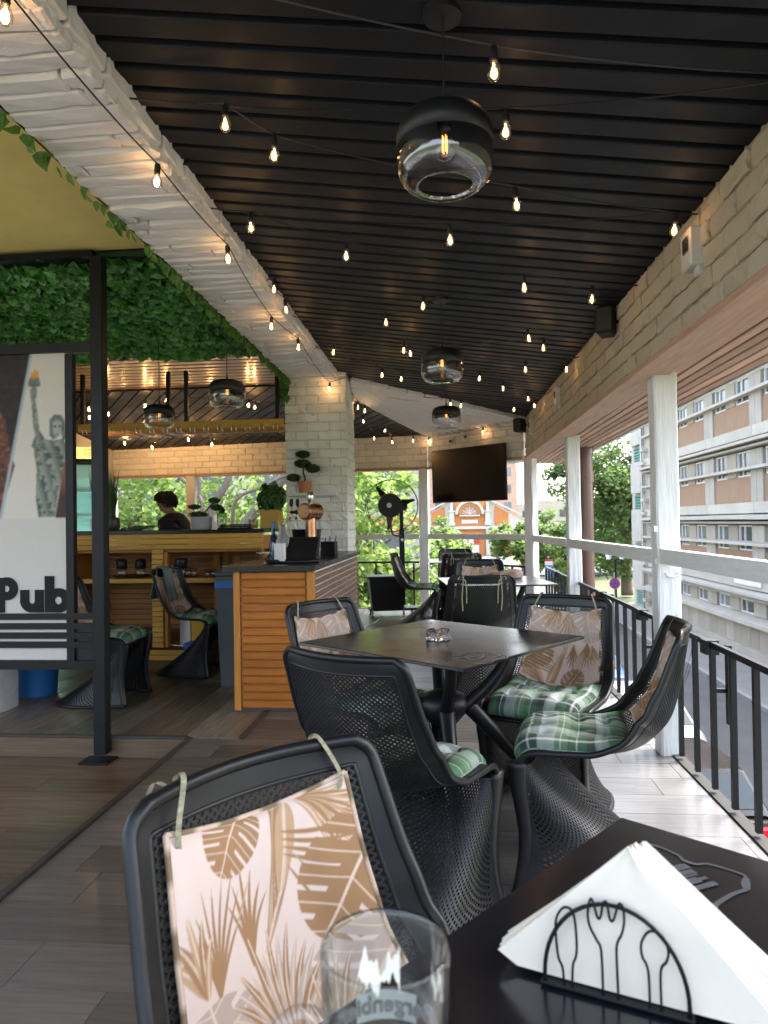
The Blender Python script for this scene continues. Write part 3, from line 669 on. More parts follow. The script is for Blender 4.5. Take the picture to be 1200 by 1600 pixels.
# ================================================================== FURNITURE
# --- perforated chairs -------------------------------------------------
def lattice(mb, P, nu, nv, solid, hole=.62, th=.006):
    """diamond lattice with open holes over P(u,v), u,v in 0..1; solid(u,v) closes a cell"""
    idx = {}
    def nrm(u, v):
        e = .004; a = P(min(u+e,1), v)-P(max(u-e,0), v); b = P(u, min(v+e,1))-P(u, max(v-e,0)); n = a.cross(b)
        return n.normalized() if n.length > 1e-12 else Vector((0,0,1))
    def vert(i, j, sd):
        k = (round(i,4), round(j,4), sd)
        if k not in idx:
            u, v = i/nu, j/nv; n = nrm(u, v); p = P(u, v)
            idx[k] = len(mb.v); mb.v.append(tuple(p + n*(th/2*sd)))
        return idx[k]
    for j in range(nv+1):
        for i in range(nu+1):
            if (i+j) % 2: continue
            cs = [(i+1,j),(i,j+1),(i-1,j),(i,j-1)]
            cs = [c for c in cs if 0 <= c[0] <= nu and 0 <= c[1] <= nv]
            edge = len(cs) < 4
            if edge or solid(i/nu, j/nv):
                if len(cs) == 2: cs = [(i,j)]+cs
                for sd in (1, -1):
                    f = tuple(vert(*c, sd) for c in cs); mb.f.append(f if sd > 0 else f[::-1])
                continue
            hs = [(i+(c[0]-i)*hole, j+(c[1]-j)*hole) for c in cs]
            for k in range(4):
                a, b = cs[k], cs[(k+1)%4]; ha, hb = hs[k], hs[(k+1)%4]
                mb.f.append((vert(*a,1), vert(*b,1), vert(*hb,1), vert(*ha,1)))
                mb.f.append((vert(*ha,-1), vert(*hb,-1), vert(*b,-1), vert(*a,-1)))
                mb.f.append((vert(*ha,1), vert(*hb,1), vert(*hb,-1), vert(*ha,-1)))
PROF = spline([(0,-.300,.848),(0,-.285,.745),(0,-.265,.635),(0,-.225,.530),(0,-.135,.450),(0,-.02,.427),(0,.09,.438),(0,.175,.448),(0,.222,.437),(0,.247,.392)], 8)
_al = [0.0]
for i in range(1, len(PROF)): _al.append(_al[-1]+(PROF[i]-PROF[i-1]).length)
_al = [a/_al[-1] for a in _al]
_py = [p.y for p in PROF]; _pz = [p.z for p in PROF]
def halfw(v): 
    w = float(np.interp(v, [0,.12,.3,.5,.65,.85,1], [.206,.214,.228,.240,.238,.226,.212]))
    if v < .05: w *= 1 - .13*(1-v/.05)**2.6
    return w
NS = 800; _tab = []
for _i in range(NS+1):
    _v = _i/NS; _a, _b = max(_v-.02,0), min(_v+.02,1)
    _ty = float(np.interp(_b,_al,_py)-np.interp(_a,_al,_py)); _tz = float(np.interp(_b,_al,_pz)-np.interp(_a,_al,_pz)); _l = math.hypot(_ty,_tz)
    _d = float(np.interp(_v, [0,.12,.28,.42,.55,.70,.85,1], [.045,.068,.098,.108,.082,.042,.016,.0]))
    _tab.append((float(np.interp(_v,_al,_py)), float(np.interp(_v,_al,_pz)), halfw(_v), -_tz/_l*_d, _ty/_l*_d-.006*max(0,1-_v/.075)))
def shell(u, v):
    """u -1..1 across, v 0 (top of back) .. 1 (front knee); a bucket: the edges stand proud of the middle"""
    q = v*NS; i = int(q)
    if i >= NS: i = NS-1
    f = q-i; A, B = _tab[i], _tab[i+1]; k = abs(u)**1.9
    y, z, w, oy, oz = [A[j]+(B[j]-A[j])*f for j in range(5)]
    return Vector((u*w, y+oy*k, z+oz*k))
def shell_n(u, v):
    e = .01; a = shell(min(u+e,1), v)-shell(max(u-e,-1), v); b = shell(u, min(v+e,1))-shell(u, max(v-e,0))
    return (a.cross(b)).normalized()
def leg_pt(z):
    y = float(np.interp(z, [0,.05,.12,.2,.28,.34,.40,.44], [.252,.240,.226,.222,.232,.242,.247,.247])); x = float(np.interp(z, [0,.1,.2,.4,.44], [.224,.212,.207,.211,.212]))
    return x, y
def cape(u, v):
    """perforated base: a convex cape from the two front legs round to the rear, u round, v down"""
    z = .012+.400*(1-v); x0, yf = leg_pt(z); phi = (u-.5)*math.pi
    yb = .19-.47*v**1.08+.03*math.sin(math.pi*v); w = x0+.050*v**1.5*math.cos(phi)**.5*.9
    c, s_ = max(math.cos(phi),0)**.62, math.sin(phi)
    return Vector((w*math.copysign(abs(s_)**.72, s_), yf-(yf-yb)*c, z))
def make_chair_meshes():
    A = MB(); lattice(A, lambda u, v: shell(2*u-1, .004+.976*v), 58, 128, lambda u, v: abs(2*u-1) > .85 or v < .052 or v > .95, .64, .0048)
    shell_me = A.mesh('seat_shell', M['chair_black'])
    F = MB()
    path = [shell(-1, v) for v in np.linspace(.985, .0, 60)] + [shell(u, 0) for u in np.linspace(-.97, .97, 24)] + [shell(1, v) for v in np.linspace(0, .985, 60)]
    F.tube(path, .0105, 8)
    inner = [shell(-.85, v) for v in np.linspace(.95, .050, 50)] + [shell(u, .050) for u in np.linspace(-.83, .83, 20)] + [shell(.85, v) for v in np.linspace(.055, .95, 50)]
    F.tube(inner, .0048, 6)
    F.tube([shell(u, .985)+Vector((0,0,-.004)) for u in np.linspace(-1,1,24)], .010, 8)
    frame_me = F.mesh('frame', M['chair_black'], True)
    hem_me = MB().tube([cape(u, 1) for u in np.linspace(0, 1, 60)], .0105, 8).mesh('base_rim', M['chair_black'], True)
    S = MB()
    lattice(S, cape, 92, 50, lambda u, v: u < .02 or u > .98, .56, .0045)
    base_me = S.mesh('base_skirt', M['chair_black'])
    legs = []
    for s in (-1, 1):
        G = MB(); zs = np.linspace(.425, .006, 22)
        G.tube([(s*leg_pt(z)[0], leg_pt(z)[1], z) for z in zs], [float(np.interp(z,[0,.15,.3,.43],[.019,.021,.025,.034])) for z in zs], 12, flat=.55); legs.append(G.mesh('leg', M['chair_black'], True))
    return shell_me, frame_me, base_me, legs, hem_me
CH = make_chair_meshes()
def chair(x, y, rz, label, grp=None):
    e = empty('perforated_chair', (x,y,0), rz, label, 'chair', grp)
    inst(CH[0], 'seat_shell', e); inst(CH[1], 'frame', e); inst(CH[2], 'base_skirt', e); inst(CH[4], 'base_rim', e)
    for l in CH[3]: inst(l, 'leg', e)
    return e
# --- cushion prints (flat print as vertex colours) ------------------------
def soften(img):
    p = np.pad(img, ((1,1),(1,1),(0,0)), 'edge'); k = (.25,.5,.25)
    o = sum(k[i]*k[j]*p[i:i+img.shape[0], j:j+img.shape[1]] for i in range(3) for j in range(3))
    return o[::2, ::2]
def leaf_print(nu, nv, seed=0, flip=False, dark=1.0):
    nu0, nv0 = nu, nv; nu, nv = nu*2, nv*2     # drawn at double resolution, then averaged
    X, Yv = np.meshgrid(np.linspace(1,0,nu+1), np.linspace(0,1.1,nv+1))
    if flip: X = 1-X; Yv = 1.1-Yv
    bg = np.array(lin(203,182,172)); img = np.ones(X.shape+(3,))*bg
    br = np.array(lin(146,110,76)); br2 = np.array(lin(172,140,108)); gr = np.array(lin(170,150,138)); pale = np.array(lin(205,180,162)); dk = np.array(lin(112,84,58))
    rn = random.Random(seed)
    def put(mask, c): img[mask] = c
    def blade(p0, p1, p2, w, c, vein=None, stripes=0):
        ts = np.linspace(0,1,26); bx = (1-ts)**2*p0[0]+2*ts*(1-ts)*p1[0]+ts**2*p2[0]; by = (1-ts)**2*p0[1]+2*ts*(1-ts)*p1[1]+ts**2*p2[1]
        x0, x1, y0, y1 = bx.min()-w, bx.max()+w, by.min()-w, by.max()+w
        sub = (X >= x0)&(X <= x1)&(Yv >= y0)&(Yv <= y1)
        if not sub.any(): return
        xs, ys = X[sub], Yv[sub]; d2 = np.full(xs.shape, 9.0); ti = np.zeros(xs.shape); sg = np.zeros(xs.shape)
        for k in range(25):
            ax, ay, cx_, cy_ = bx[k], by[k], bx[k+1]-bx[k], by[k+1]-by[k]; L2 = cx_*cx_+cy_*cy_+1e-12
            t = np.clip(((xs-ax)*cx_+(ys-ay)*cy_)/L2, 0, 1); dx, dy = xs-ax-cx_*t, ys-ay-cy_*t; q = dx*dx+dy*dy; m = q < d2
            d2[m] = q[m]; ti[m] = (k+t[m])/25; sg[m] = (cx_*dy-cy_*dx)[m]/math.sqrt(L2)
        d = np.sqrt(d2); ww = w*np.sin(np.pi*np.clip(ti,.0,1)**.8)**.8; ins = d < ww
        cc = np.tile(c, (len(xs),1))
        if stripes:
            st = np.sin(sg/np.maximum(ww,1e-4)*stripes*2.2 + ti*4) > .72; cc[st] = pale*.82
        if vein is not None: cc[d < max(.0035, w*.07)] = vein
        o = img[sub]; o[ins] = cc[ins]; img[sub] = o
    def monstera(cx, cy, ang, size, c, slits=4):
        dx, dy = X-cx, Yv-cy; a = np.arctan2(dy, dx)-ang; a = (a+np.pi)%(2*np.pi)-np.pi; r = np.hypot(dx, dy)/size
        Rr = .52+.48*np.cos(a*.5)**2 + .10*np.cos(2*a); Rr = np.where(np.abs(a) > 2.7, Rr*(1-(np.abs(a)-2.7)*1.6), Rr)
        ins = r < Rr
        lx, ly = r*np.cos(a), r*np.sin(a)
        sl = (np.abs(((lx*3.2+np.abs(ly)*-1.2)*slits/3.2) % 1 - .5) < .10) & (np.abs(ly) > .16) & (np.abs(ly) > .22*Rr) & (r > .25) & (r < .90*Rr+.12)
        m = ins & ~sl; put(m, c)
        vn = m & ((np.abs(ly) < .014+.01*(1-lx)) | (np.abs(((lx*3.2+np.abs(ly)*-1.2)*slits/3.2) % 1 - .02) < .035)); put(vn, pale)
    def frond(bx_, by_, ang, ln, n, spread, w, c, c2=None):
        for k in range(n):
            t = (k/(n-1)-.5)*2; a = ang+t*spread; l = ln*(1-.35*abs(t))*rn.uniform(.85,1.1)
            p2 = (bx_+l*math.cos(a), by_+l*math.sin(a)); pm = (bx_+l*.55*math.cos(ang+t*spread*.55), by_+l*.55*math.sin(ang+t*spread*.55))
            blade((bx_,by_), pm, p2, w*rn.uniform(.8,1.2), c if k % 2 or c2 is None else c2, pale if w > .012 else None)
    frond(.16,.66,-1.45,.50,8,.50,.0085,br); frond(.10,.62,-1.75,.34,5,.45,.022,br,br2)
    frond(.36,.62,-1.5,.42,6,.42,.010,br)
    monstera(.37,.03,2.15,.22,br,3)
    for k in range(5): blade((.58+.02*k,.0),(.66-.01*k,.22),(.44+.03*k,.62-.05*k),.055,(br,br2,br,br,br2)[k],pale,2)
    frond(.70,.0,.62,.50,9,.48,.022,br,br2)
    for k in range(4): blade((.60,.16+.03*k),(.80,.22+.04*k),(1.0,.20+.07*k),.010,br)
    blade((.62,.30),(.70,.42),(.78,.55),.007,br); blade((.66,.26),(.78,.44),(.98,.56),.007,br2)
    monstera(1.0,.36,2.3,.36,br,3)
    blade((.40,.30),(.34,.40),(.28,.46),.006,br2)
    monstera(.18,1.10,-1.75,.42,gr,3); monstera(.98,.86,2.5,.42,gr,3)
    frond(.48,1.08,-1.6,.62,15,.70,.023,br,gr)
    frond(.60,1.18,-1.2,.50,9,.55,.024,br,br2)
    frond(.02,1.1,-1.2,.25,6,.6,.016,br)
    img *= dark
    img = soften(img)
    return np.concatenate([img.reshape(-1,3), np.ones((img.size//3,1))], 1)
def back_cushion_mesh(nu, nv, seed, flip=False, dark=1.0):
    mb = MB(); rn = random.Random(seed); ph = [rn.uniform(0,6) for _ in range(6)]
    def P(a, b):
        u = (2*a-1)*.755; v = .060+b*.44
        sag = .016*(1-abs(2*a-1)**2)*(1-min(b/.12,1))**1.5  # top hem dips between the two ties
        v += sag*1.6
        edge = (1-abs(2*a-1)**8)*(1-abs(2*b-1)**8)
        h = .008+.016*edge + .0022*math.sin(9*a+ph[0])*math.sin(7*b+ph[1])*edge + .0014*math.sin(23*a+5*b+ph[2])*edge
        return shell(u, v) + shell_n(u, v)*h
    def Q(a, b):
        u = (2*a-1)*.755; v = .060+b*.44+.016*1.6*(1-abs(2*a-1)**2)*(1-min(b/.12,1))**1.5
        return shell(u, v)+shell_n(u, v)*.0045
    mb.grid(P, nu, nv); c = leaf_print(nu, nv, seed, flip, dark)
    n0 = len(mb.v)
    # sides and underside, plain hem
    bu, bv = 24, 24
    mb.grid(lambda a, b: Q(1-a, b), bu, bv)
    hem = np.tile(np.array([[*lin(110,112,84),1]]), (len(mb.v)-n0,1))
    n1 = len(mb.v)
    rim = [P(a,0) for a in np.linspace(0,1,30)]+[P(1,b) for b in np.linspace(0,1,30)]+[P(a,1) for a in np.linspace(1,0,30)]+[P(0,b) for b in np.linspace(1,0,30)]
    mb.tube([p for p in rim], .0042, 6)
    hem2 = []
    for k in range(len(mb.v)-n1): hem2.append([*(lin(196,170,150) if (k//6)%7 < 4 else lin(120,100,76)),1])
    return mb.mesh('back_cushion', M['cloth_print'], True, np.concatenate([c, hem, np.array(hem2)]))
BC = [back_cushion_mesh(200,230,3), back_cushion_mesh(96,110,5,True,.92)]
def plaid(nu, nv):
    g = [lin(52,78,58), lin(96,138,98), lin(176,192,184), lin(44,56,56), lin(120,150,118), lin(190,200,194), lin(70,110,74)]
    seq = [(0,.10,0),(.10,.22,1),(.22,.34,2),(.34,.42,3),(.42,.56,6),(.56,.66,4),(.66,.78,5),(.78,.88,3),(.88,1.01,1)]
    def st(t):
        c = np.zeros(t.shape+(3,))
        for a, b, k in seq: c[(t >= a)&(t < b)] = g[k]
        for q in (.05,.28,.30,.49,.61,.83): c[np.abs(t-q) < .006] = lin(222,226,220)
        return c
    X, Yv = np.meshgrid(np.linspace(0,1,nu+1), np.linspace(0,1,nv+1)); img = (.5*st(X*.999)+.5*st((Yv*.9+.05)%1.0))*.72
    return np.concatenate([img.reshape(-1,3), np.ones((img.size//3,1))], 1)
def seat_cushion_mesh(nu, nv, seed):
    mb = MB(); tufts = [(a, b) for a in (.22,.5,.78) for b in (.22,.5,.78)]
    rn = random.Random(seed); ph = [rn.uniform(0,6) for _ in range(4)]
    def H(a, b):
        e = max(0,(1-abs(2*a-1)**5))**.5*max(0,(1-abs(2*b-1)**5))**.5
        d = sum(math.exp(-((a-x)**2+(b-y)**2)/.0040) for x, y in tufts)
        cr = .25*(math.exp(-(min(abs(a-t) for t in (.22,.5,.78))/.03)**2)+math.exp(-(min(abs(b-t) for t in (.22,.5,.78))/.03)**2))
        return .010+.046*e*(1-.62*min(d,1)-.22*min(cr,1)) + .002*math.sin(8*a+ph[0])*math.sin(6*b+ph[1])*e
    def base(a, b):
        u = (2*a-1)*(.86-.03*abs(2*b-1)); v = .54+b*.435
        w = .80+.0*b
        return u, v
    def P(a, b):
        u, v = base(a, b); return shell(u, v)+shell_n(u, v)*H(a, b)
    def Q(a, b):
        u, v = base(a, b); return shell(u, v)+shell_n(u, v)*.005
    mb.grid(P, nu, nv); c = plaid(nu, nv); n0 = len(mb.v)
    mb.grid(lambda a, b: Q(1-a, b), 20, 20)
    for (f0, f1) in ((lambda t: P(t,0), lambda t: Q(t,0)), (lambda t: P(1,t), lambda t: Q(1,t)), (lambda t: P(1-t,1), lambda t: Q(1-t,1)), (lambda t: P(0,1-t), lambda t: Q(0,1-t))):
        mb.grid(lambda a, b: f1(a).lerp(f0(a), b), 24, 1)
    k = len(mb.v)-n0; hem = np.tile(np.array([[*lin(150,166,150),1]]), (k,1)); hem[::3,:3] = lin(90,120,92)
    return mb.mesh('seat_cushion', M['cloth_plaid'], True, np.concatenate([c, hem]))
SC = [seat_cushion_mesh(90,90,1), seat_cushion_mesh(90,90,4)]
def ribbon(pts, w, side=(1,0,0)):
    mb = MB(); s = Vector(side)*w/2
    P = spline(pts, 5); mb.v = [tuple(p+s) for p in P]+[tuple(p-s) for p in P]; n = len(P); mb.f = [(i,i+1,n+i+1,n+i) for i in range(n-1)]; return mb
M['tie'] = mat('tie', lin(160,154,128), .85, var=(60,.8), c2=lin(84,82,62), stretch=(1,1,3))
TIE = {}
for ln in ('short', 'long'):
    TIE[ln] = []
    for s in (-1, 1):
        c = shell(s*.66, .085); top = shell(s*.66, 0); d = .55 if ln == 'short' else 1.25
        mb = ribbon([c+Vector((0,.014,0)), c+Vector((0,.014,.03)), top+Vector((0,.008,.013)), top+Vector((0,-.014,.009)), top+Vector((s*.004,-.017,-.04)), top+Vector((s*.010,-.008+.012*d,-.05-.07*d)), top+Vector((s*.005,.004+.02*d,-.06-.13*d))], .0085)
        m2 = ribbon([top+Vector((0,-.016,-.012)), top+Vector((-s*.012,-.026,-.03)), top+Vector((-s*.018,-.020,-.05-.03*d)), top+Vector((-s*.018,-.006+.01*d,-.06-.09*d))], .008)
        mb.add(m2.v, m2.f); k = ribbon([top+Vector((0,-.018,-.01)), top+Vector((s*.022,-.03,.004)), top+Vector((s*.034,-.026,-.018)), top+Vector((s*.010,-.02,-.014))], .008); mb.add(k.v, k.f)
        TIE[ln].append(mb.mesh('tie', M['tie'], True))
def cushions(x, y, rz, lab_back, lab_seat, var=1, seat=True, back=True, z=0, tie='short'):
    if back:
        o = inst(BC[var], 'back_cushion', None, (x,y,z), (0,0,rz)); tag(o, lab_back, 'cushion', 'leaf print back cushions')
        for t in TIE[tie]: inst(t, 'tie', o)
    if seat:
        o = inst(SC[var % 2], 'seat_cushion', None, (x,y,z), (0,0,rz)); tag(o, lab_seat, 'cushion', 'green plaid seat cushions')
CHS = [
 (-.075,.835,R(-129.3),0,'black perforated chair in front of the beer glass, leaf cushion facing it','pink and brown leaf print cushion facing the beer glass','green plaid pad on the chair by the beer glass'),
 (-.17,2.09,R(-30),1,'black perforated chair with its bare back towards the leaf cushion chair',None,'green plaid pad on the chair with its back turned, ashtray table'),
 (.49,2.45,R(78.5),1,'black perforated chair beside the street railing, cushion ties knotted on top','leaf print cushion tied with a bow at the railing chair','plump green plaid pad on the chair beside the street railing'),
 (.415,3.03,R(154),1,'black perforated chair past the ashtray table, near the downpipe post','shaded leaf print cushion beyond the ashtray table near the railing','green plaid pad under the ashtray table corner near the railing'),
 (-.37,2.95,R(-124.8),1,'black perforated chair between the ashtray table and wooden bar counter','leaf print cushion beside the wooden bar counter','green plaid pad on the chair next to the bar counter'),
 (.20,4.80,R(2),1,'black perforated chair with two striped ties hanging down its back','leaf print cushion whose ties hang down behind the chair','plaid pad on the chair with two hanging ties'),
 (.27,6.22,R(178),1,'black perforated chair facing the chair with hanging ties across a table','leaf print cushion slumped beyond the middle table','plaid pad beyond the middle table'),
 (-.37,8.02,R(-93),1,'black perforated chair in side view beside the fan water tank','leaf print cushion on the chair beside the fan tank','plaid pad on the chair beside the fan tank'),
 (.13,8.05,R(4),1,'black perforated chair with its back turned at the farthest table','leaf print cushion tied on the farthest table chair','plaid pad on the farthest table chair with back turned'),
 (.12,8.80,R(188),1,'black perforated chair at the farthest table against the railing','leaf print cushion on the farthest chair against the railing','plaid pad on the farthest chair against the railing'),
 (-2.11,5.61,R(-99.8),1,'black perforated chair with a towel over its back at the bar','leaf print cushion under the towel at the bar','dark plaid pad on the towel chair at the bar'),
 (-2.42,4.68,R(-87),1,'black perforated chair half hidden by the black sign panel','leaf print cushion behind the black sign panel','plaid pad behind the black sign panel'),
]
for x, y, rz, v, a, b, c in CHS:
    chair(x, y, rz, a); cushions(x, y, rz, b, c, v, back=b is not None, tie='long' if 'ties' in a else 'short')
# --- tables ---------------------------------------------------------------
def make_table():
    T = MB().box((0,0,.734),(.8,.8,.012),ch=.002).mesh('table_top', M['table_black'])
    L = []
    for k in range(4):
        a = math.pi/4+k*math.pi/2; c, s = math.cos(a), math.sin(a)
        q = lambda r, z: (r*c, r*s, z)
        mb = MB(); P = spline([q(.505,.004),q(.43,.10),q(.29,.27),q(.155,.415),q(.10,.475)], 6); n = len(P)
        mb.tube(P, [.017+.016*i/(n-1) for i in range(n)], 12)
        P = spline([q(.085,.475),q(.115,.50),q(.17,.548),q(.235,.63),q(.275,.728)], 6); mb.tube(P, [.030-.010*i/(len(P)-1) for i in range(len(P))], 12)
        mb.lathe([(.0,.0),(.024,0),(.024,.012),(.0,.012)], 12, c=q(.505,0), cap=False)
        L.append(mb.mesh('leg', M['black_plastic'], True))
    H = MB().lathe([(.0,.40),(.05,.41),(.085,.45),(.10,.485),(.085,.52),(.05,.535),(0,.54)], 20, cap=False).mesh('hub', M['black_plastic'], True)
    pl = MB().box((0,0,.724),(.5,.5,.008)).mesh('top_plate', M['black_plastic'])
    return T, L, H, pl
TB = make_table()
def table(x, y, rz, label):
    e = empty('cafe_table', (x,y,0), rz, label, 'table'); inst(TB[0], 'table_top', e)
    for l in TB[1]: inst(l, 'leg', e)
    inst(TB[2], 'hub', e); inst(TB[3], 'top_plate', e); return e
T1 = table(.315,.553,R(-39.3),'black square table holding the napkins and beer glass')
T2 = table(-.03,2.77,R(-38),'black square table holding a glass ashtray, four chairs around')
T3 = table(.345,5.50,R(7),'black square table reflecting pale light behind the hanging ties')
T4 = table(.16,8.45,R(3),'farthest black square table below the television')
def decal(tab, polys, name='printed_emblem', z=.7413):
    """flat line art printed on a table top: list of (points, width, closed) in world xy"""
    mb = MB(); inv = Matrix.Rotation(-tab.rotation_euler[2], 4, 'Z') @ Matrix.Translation(-Vector(tab.location))
    for pts, w in polys:
        P = [inv @ Vector((p[0], p[1], z)) for p in pts]
        if w == 0:
            mb.add(P, [tuple(range(len(P)))]); continue
        P = spline(P, 4); ws = w if hasattr(w, '__len__') else [w]*2
        L = len(P); vs = []
        for i, p in enumerate(P):
            t = (P[min(i+1,L-1)]-P[max(i-1,0)]).normalized(); n = Vector((-t.y, t.x, 0))*np.interp(i/(L-1), np.linspace(0,1,len(ws)), ws)/2
            vs += [p+n, p-n]
        mb.add(vs, [(2*i,2*i+1,2*i+3,2*i+2) for i in range(L-1)])
    return mb.build(name, M['print_grey'], tab)
decal(T1, [([(.242,1.004),(.275,1.022),(.303,.994),(.307,.977),(.32,.967),(.337,.968),(.367,.946),(.371,.935)],(.003,.004,.004,.006,.004,.004,.003)),
  ([(.371,.935),(.364,.92),(.359,.905)],(.006,.011,.008)), ([(.359,.905),(.338,.893),(.312,.871),(.301,.857),(.294,.833),(.293,.819)],(.006,.006,.007,.010,.013,.009))])
def on_quad(a, b, c, d, s, t):
    p = [a[i]*(1-s)*(1-t)+b[i]*s*(1-t)+c[i]*s*t+d[i]*(1-s)*t for i in range(2)]; return tuple(p)
qa, qb, qc, qd = (.258,.947),(.268,.884),(.330,.915),(.305,.968)   # lettering block, strokes run between the two long sides
pol = []
for s0, s1, t0, t1 in ((0,.22,0,1),(.26,.45,0,.42),(.26,.45,.55,.95),(.42,.52,.1,.9),(.56,.78,.05,.80),(.62,.72,.8,1.0),(.84,1,0,1),(.22,.28,.0,.25)):
    pol.append(([on_quad(qa,qb,qc,qd,s0,t0),on_quad(qa,qb,qc,qd,s1,t0),on_quad(qa,qb,qc,qd,s1,t1),on_quad(qa,qb,qc,qd,s0,t1)],0))
decal(T1, pol, 'printed_lettering')
decal(T2, [([(-.008,2.357),(.006,2.417),(.036,2.433),(.054,2.48)],.005), ([(.055,2.497),(.097,2.504),(.139,2.497),(.177,2.449),(.191,2.403),(.182,2.368),(.147,2.344),(.133,2.301),(.11,2.282),(.083,2.292),(.051,2.328),(.017,2.348),(-.008,2.354)],.005),
  ([(.113,2.449),(.137,2.471),(.165,2.449),(.166,2.418),(.139,2.397),(.116,2.412),(.113,2.449)],.008), ([(.052,2.387),(.082,2.408),(.11,2.403),(.091,2.358),(.062,2.349),(.052,2.387)],.009), ([(.02,2.37),(.05,2.40),(.07,2.42)],.006)])
def slogan(tab, p, d, L, h):
    """short row of blocky letters printed along direction d"""
    d = Vector((*d,0)).normalized(); n = Vector((-d.y,d.x,0)); pol = []; s = 0; rn = random.Random(3)
    while s < L:
        w = rn.uniform(.012,.022); a = Vector((*p,0))+d*s
        pol.append(([tuple((a)[:2]),tuple((a+d*w*.4)[:2]),tuple((a+d*w*.4+n*h)[:2]),tuple((a+n*h)[:2])],0)); pol.append(([tuple((a+d*w*.4+n*h*.75)[:2]),tuple((a+d*w+n*h*.75)[:2]),tuple((a+d*w+n*h)[:2]),tuple((a+d*w*.4+n*h)[:2])],0)); s += w+.006
    decal(tab, pol, 'printed_lettering')
slogan(T2, (-.235,3.16), (.62,.15), .17, .022); slogan(T3, (0.0,5.24), (1,.12), .12, .02)
# --- ashtrays ----------------------------------------------------------------
AP = [(.0,0),(.046,0),(.050,.004),(.050,.034),(.047,.037),(.043,.034),(.040,.010),(.0,.008)]
def ashtray(x, y, label):
    e = empty('ashtray', (x,y,.7405), 0, label, 'ashtray', 'glass ashtrays')
    mb = MB()
    n = 32; mb.lathe(AP, n, cap=False)
    for i, v in enumerate(mb.v):
        k = i % n; ring = i//n
        if ring in (3,4,5) and (k % 8) < 2: mb.v[i] = (v[0], v[1], v[2]-.007)
        if ring in (2,3) and k % 2: mb.v[i] = (v[0]*.965, v[1]*.965, mb.v[i][2])
    mb.build('bowl', M['ash_glass'], e)
    return e
ashtray(-.045,2.765,'small clear glass ashtray on the table ringed by four chairs')
ashtray(.37,5.66,'small clear glass ashtray on the table with hanging tie chair')
# --- beer mug --------------------------------------------------------------------
mug = empty('beer_mug', (-.047,.468,.741), 0, 'nearly empty glass beer mug standing on the black table corner', 'beer mug')
mb = MB().lathe([(0,.0),(.036,.0),(.038,.004),(.0385,.03),(.0405,.09),(.0428,.150),(.0432,.174),(.0424,.179),(.0412,.178),(.0406,.170),(.0400,.148),(.0378,.09),(.0355,.03),(.0335,.014),(0,.011)], 48, cap=False)
mb.build('mug_body', M['mug_glass'], mug, smooth=True)
hd = spline([(-.040,-.006,.128),(-.058,-.010,.135),(-.074,-.012,.115),(-.074,-.012,.065),(-.058,-.010,.040),(-.038,-.006,.048)], 8)
MB().tube(hd, .0065, 10).build('handle', M['mug_glass'], mug, smooth=True)
M['beer'] = mat('beer', (.45,.25,.05), .15); M['foam'] = mat('foam', (.80,.76,.68), .8, var=(80,.4), c2=(.62,.56,.46), bump=(120,.6,.003))
MB().lathe([(0,.0125),(.0325,.0155),(.0345,.03),(.0366,.088),(.030,.0885),(0,.0885)], 36, cap=False).build('beer', M['beer'], mug, smooth=True)
mb = MB(); mb.lathe([(.0368,.0880),(.0368,.0925),(.033,.0940),(.029,.0905),(.028,.0888)], 40, cap=False)
mb.build('foam_ring', M['foam'], mug, smooth=True)
# foam film clinging to the inner wall, and the printed label on the far side
def film(name, m, ang0, ang1, z0, z1, rf, ragged, n=28, k=10, seed=1):
    rn = random.Random(seed); mb = MB(); ph = [rn.uniform(0,6.28) for _ in range(6)]
    wv = lambda a, o: .5+.25*math.sin(a*9+ph[o])+.16*math.sin(a*23+ph[o+1])+.09*math.sin(a*47+ph[o+2])
    top = [z1-ragged*wv(i/n,0) for i in range(n+1)]; bot = [z0+ragged*.8*wv(i/n,3)*(ragged > .005) for i in range(n+1)]
    def F(a, b):
        i = int(a*n+.5); t = ang0+(ang1-ang0)*a; z = bot[i]+(top[i]-bot[i])*b; r = rf(z); return (r*math.cos(t), r*math.sin(t), z)
    mb.grid(F, n, k); return mb.build(name, m, mug, smooth=True)
rin = lambda z: float(np.interp(z, [.03,.09,.148,.17], [.0355,.0378,.0400,.0406]))-.0006
rout = lambda z: float(np.interp(z, [.03,.09,.15,.174], [.0385,.0405,.0428,.0432]))+.0004
film('foam_film', M['foam'], R(80), R(126), .116, .156, rin, .026, n=40, seed=5)
film('foam_film', M['foam'], R(16), R(40), .126, .158, rin, .026, n=24, seed=8)
film('label_patch', mat('label_grey', (.42,.43,.43), .6), R(64), R(126), .100, .1205, rout, .0006)
tc_ = bpy.data.curves.new('lettering', 'FONT'); tc_.body = 'Bergenbier'; tc_.size = .0165; tc_.align_x = 'CENTER'; tc_.extrude = .0009; tc_.offset = .0004; tc_.resolution_u = 3
to = bpy.data.objects.new('tmp', tc_); col.objects.link(to); bpy.context.view_layer.update()
me = bpy.data.meshes.new_from_object(to.evaluated_get(bpy.context.evaluated_depsgraph_get())); bpy.data.objects.remove(to)
for v in me.vertices:
    a = R(95) + v.co.x/.041; z = .1055+v.co.y; r = rout(z)+v.co.z; v.co = (r*math.cos(a), r*math.sin(a), z)
me.materials.clear(); me.materials.append(mat('print_dark', (.12,.12,.13), .5)); me.name = 'lettering'
inst(me, 'lettering', mug)
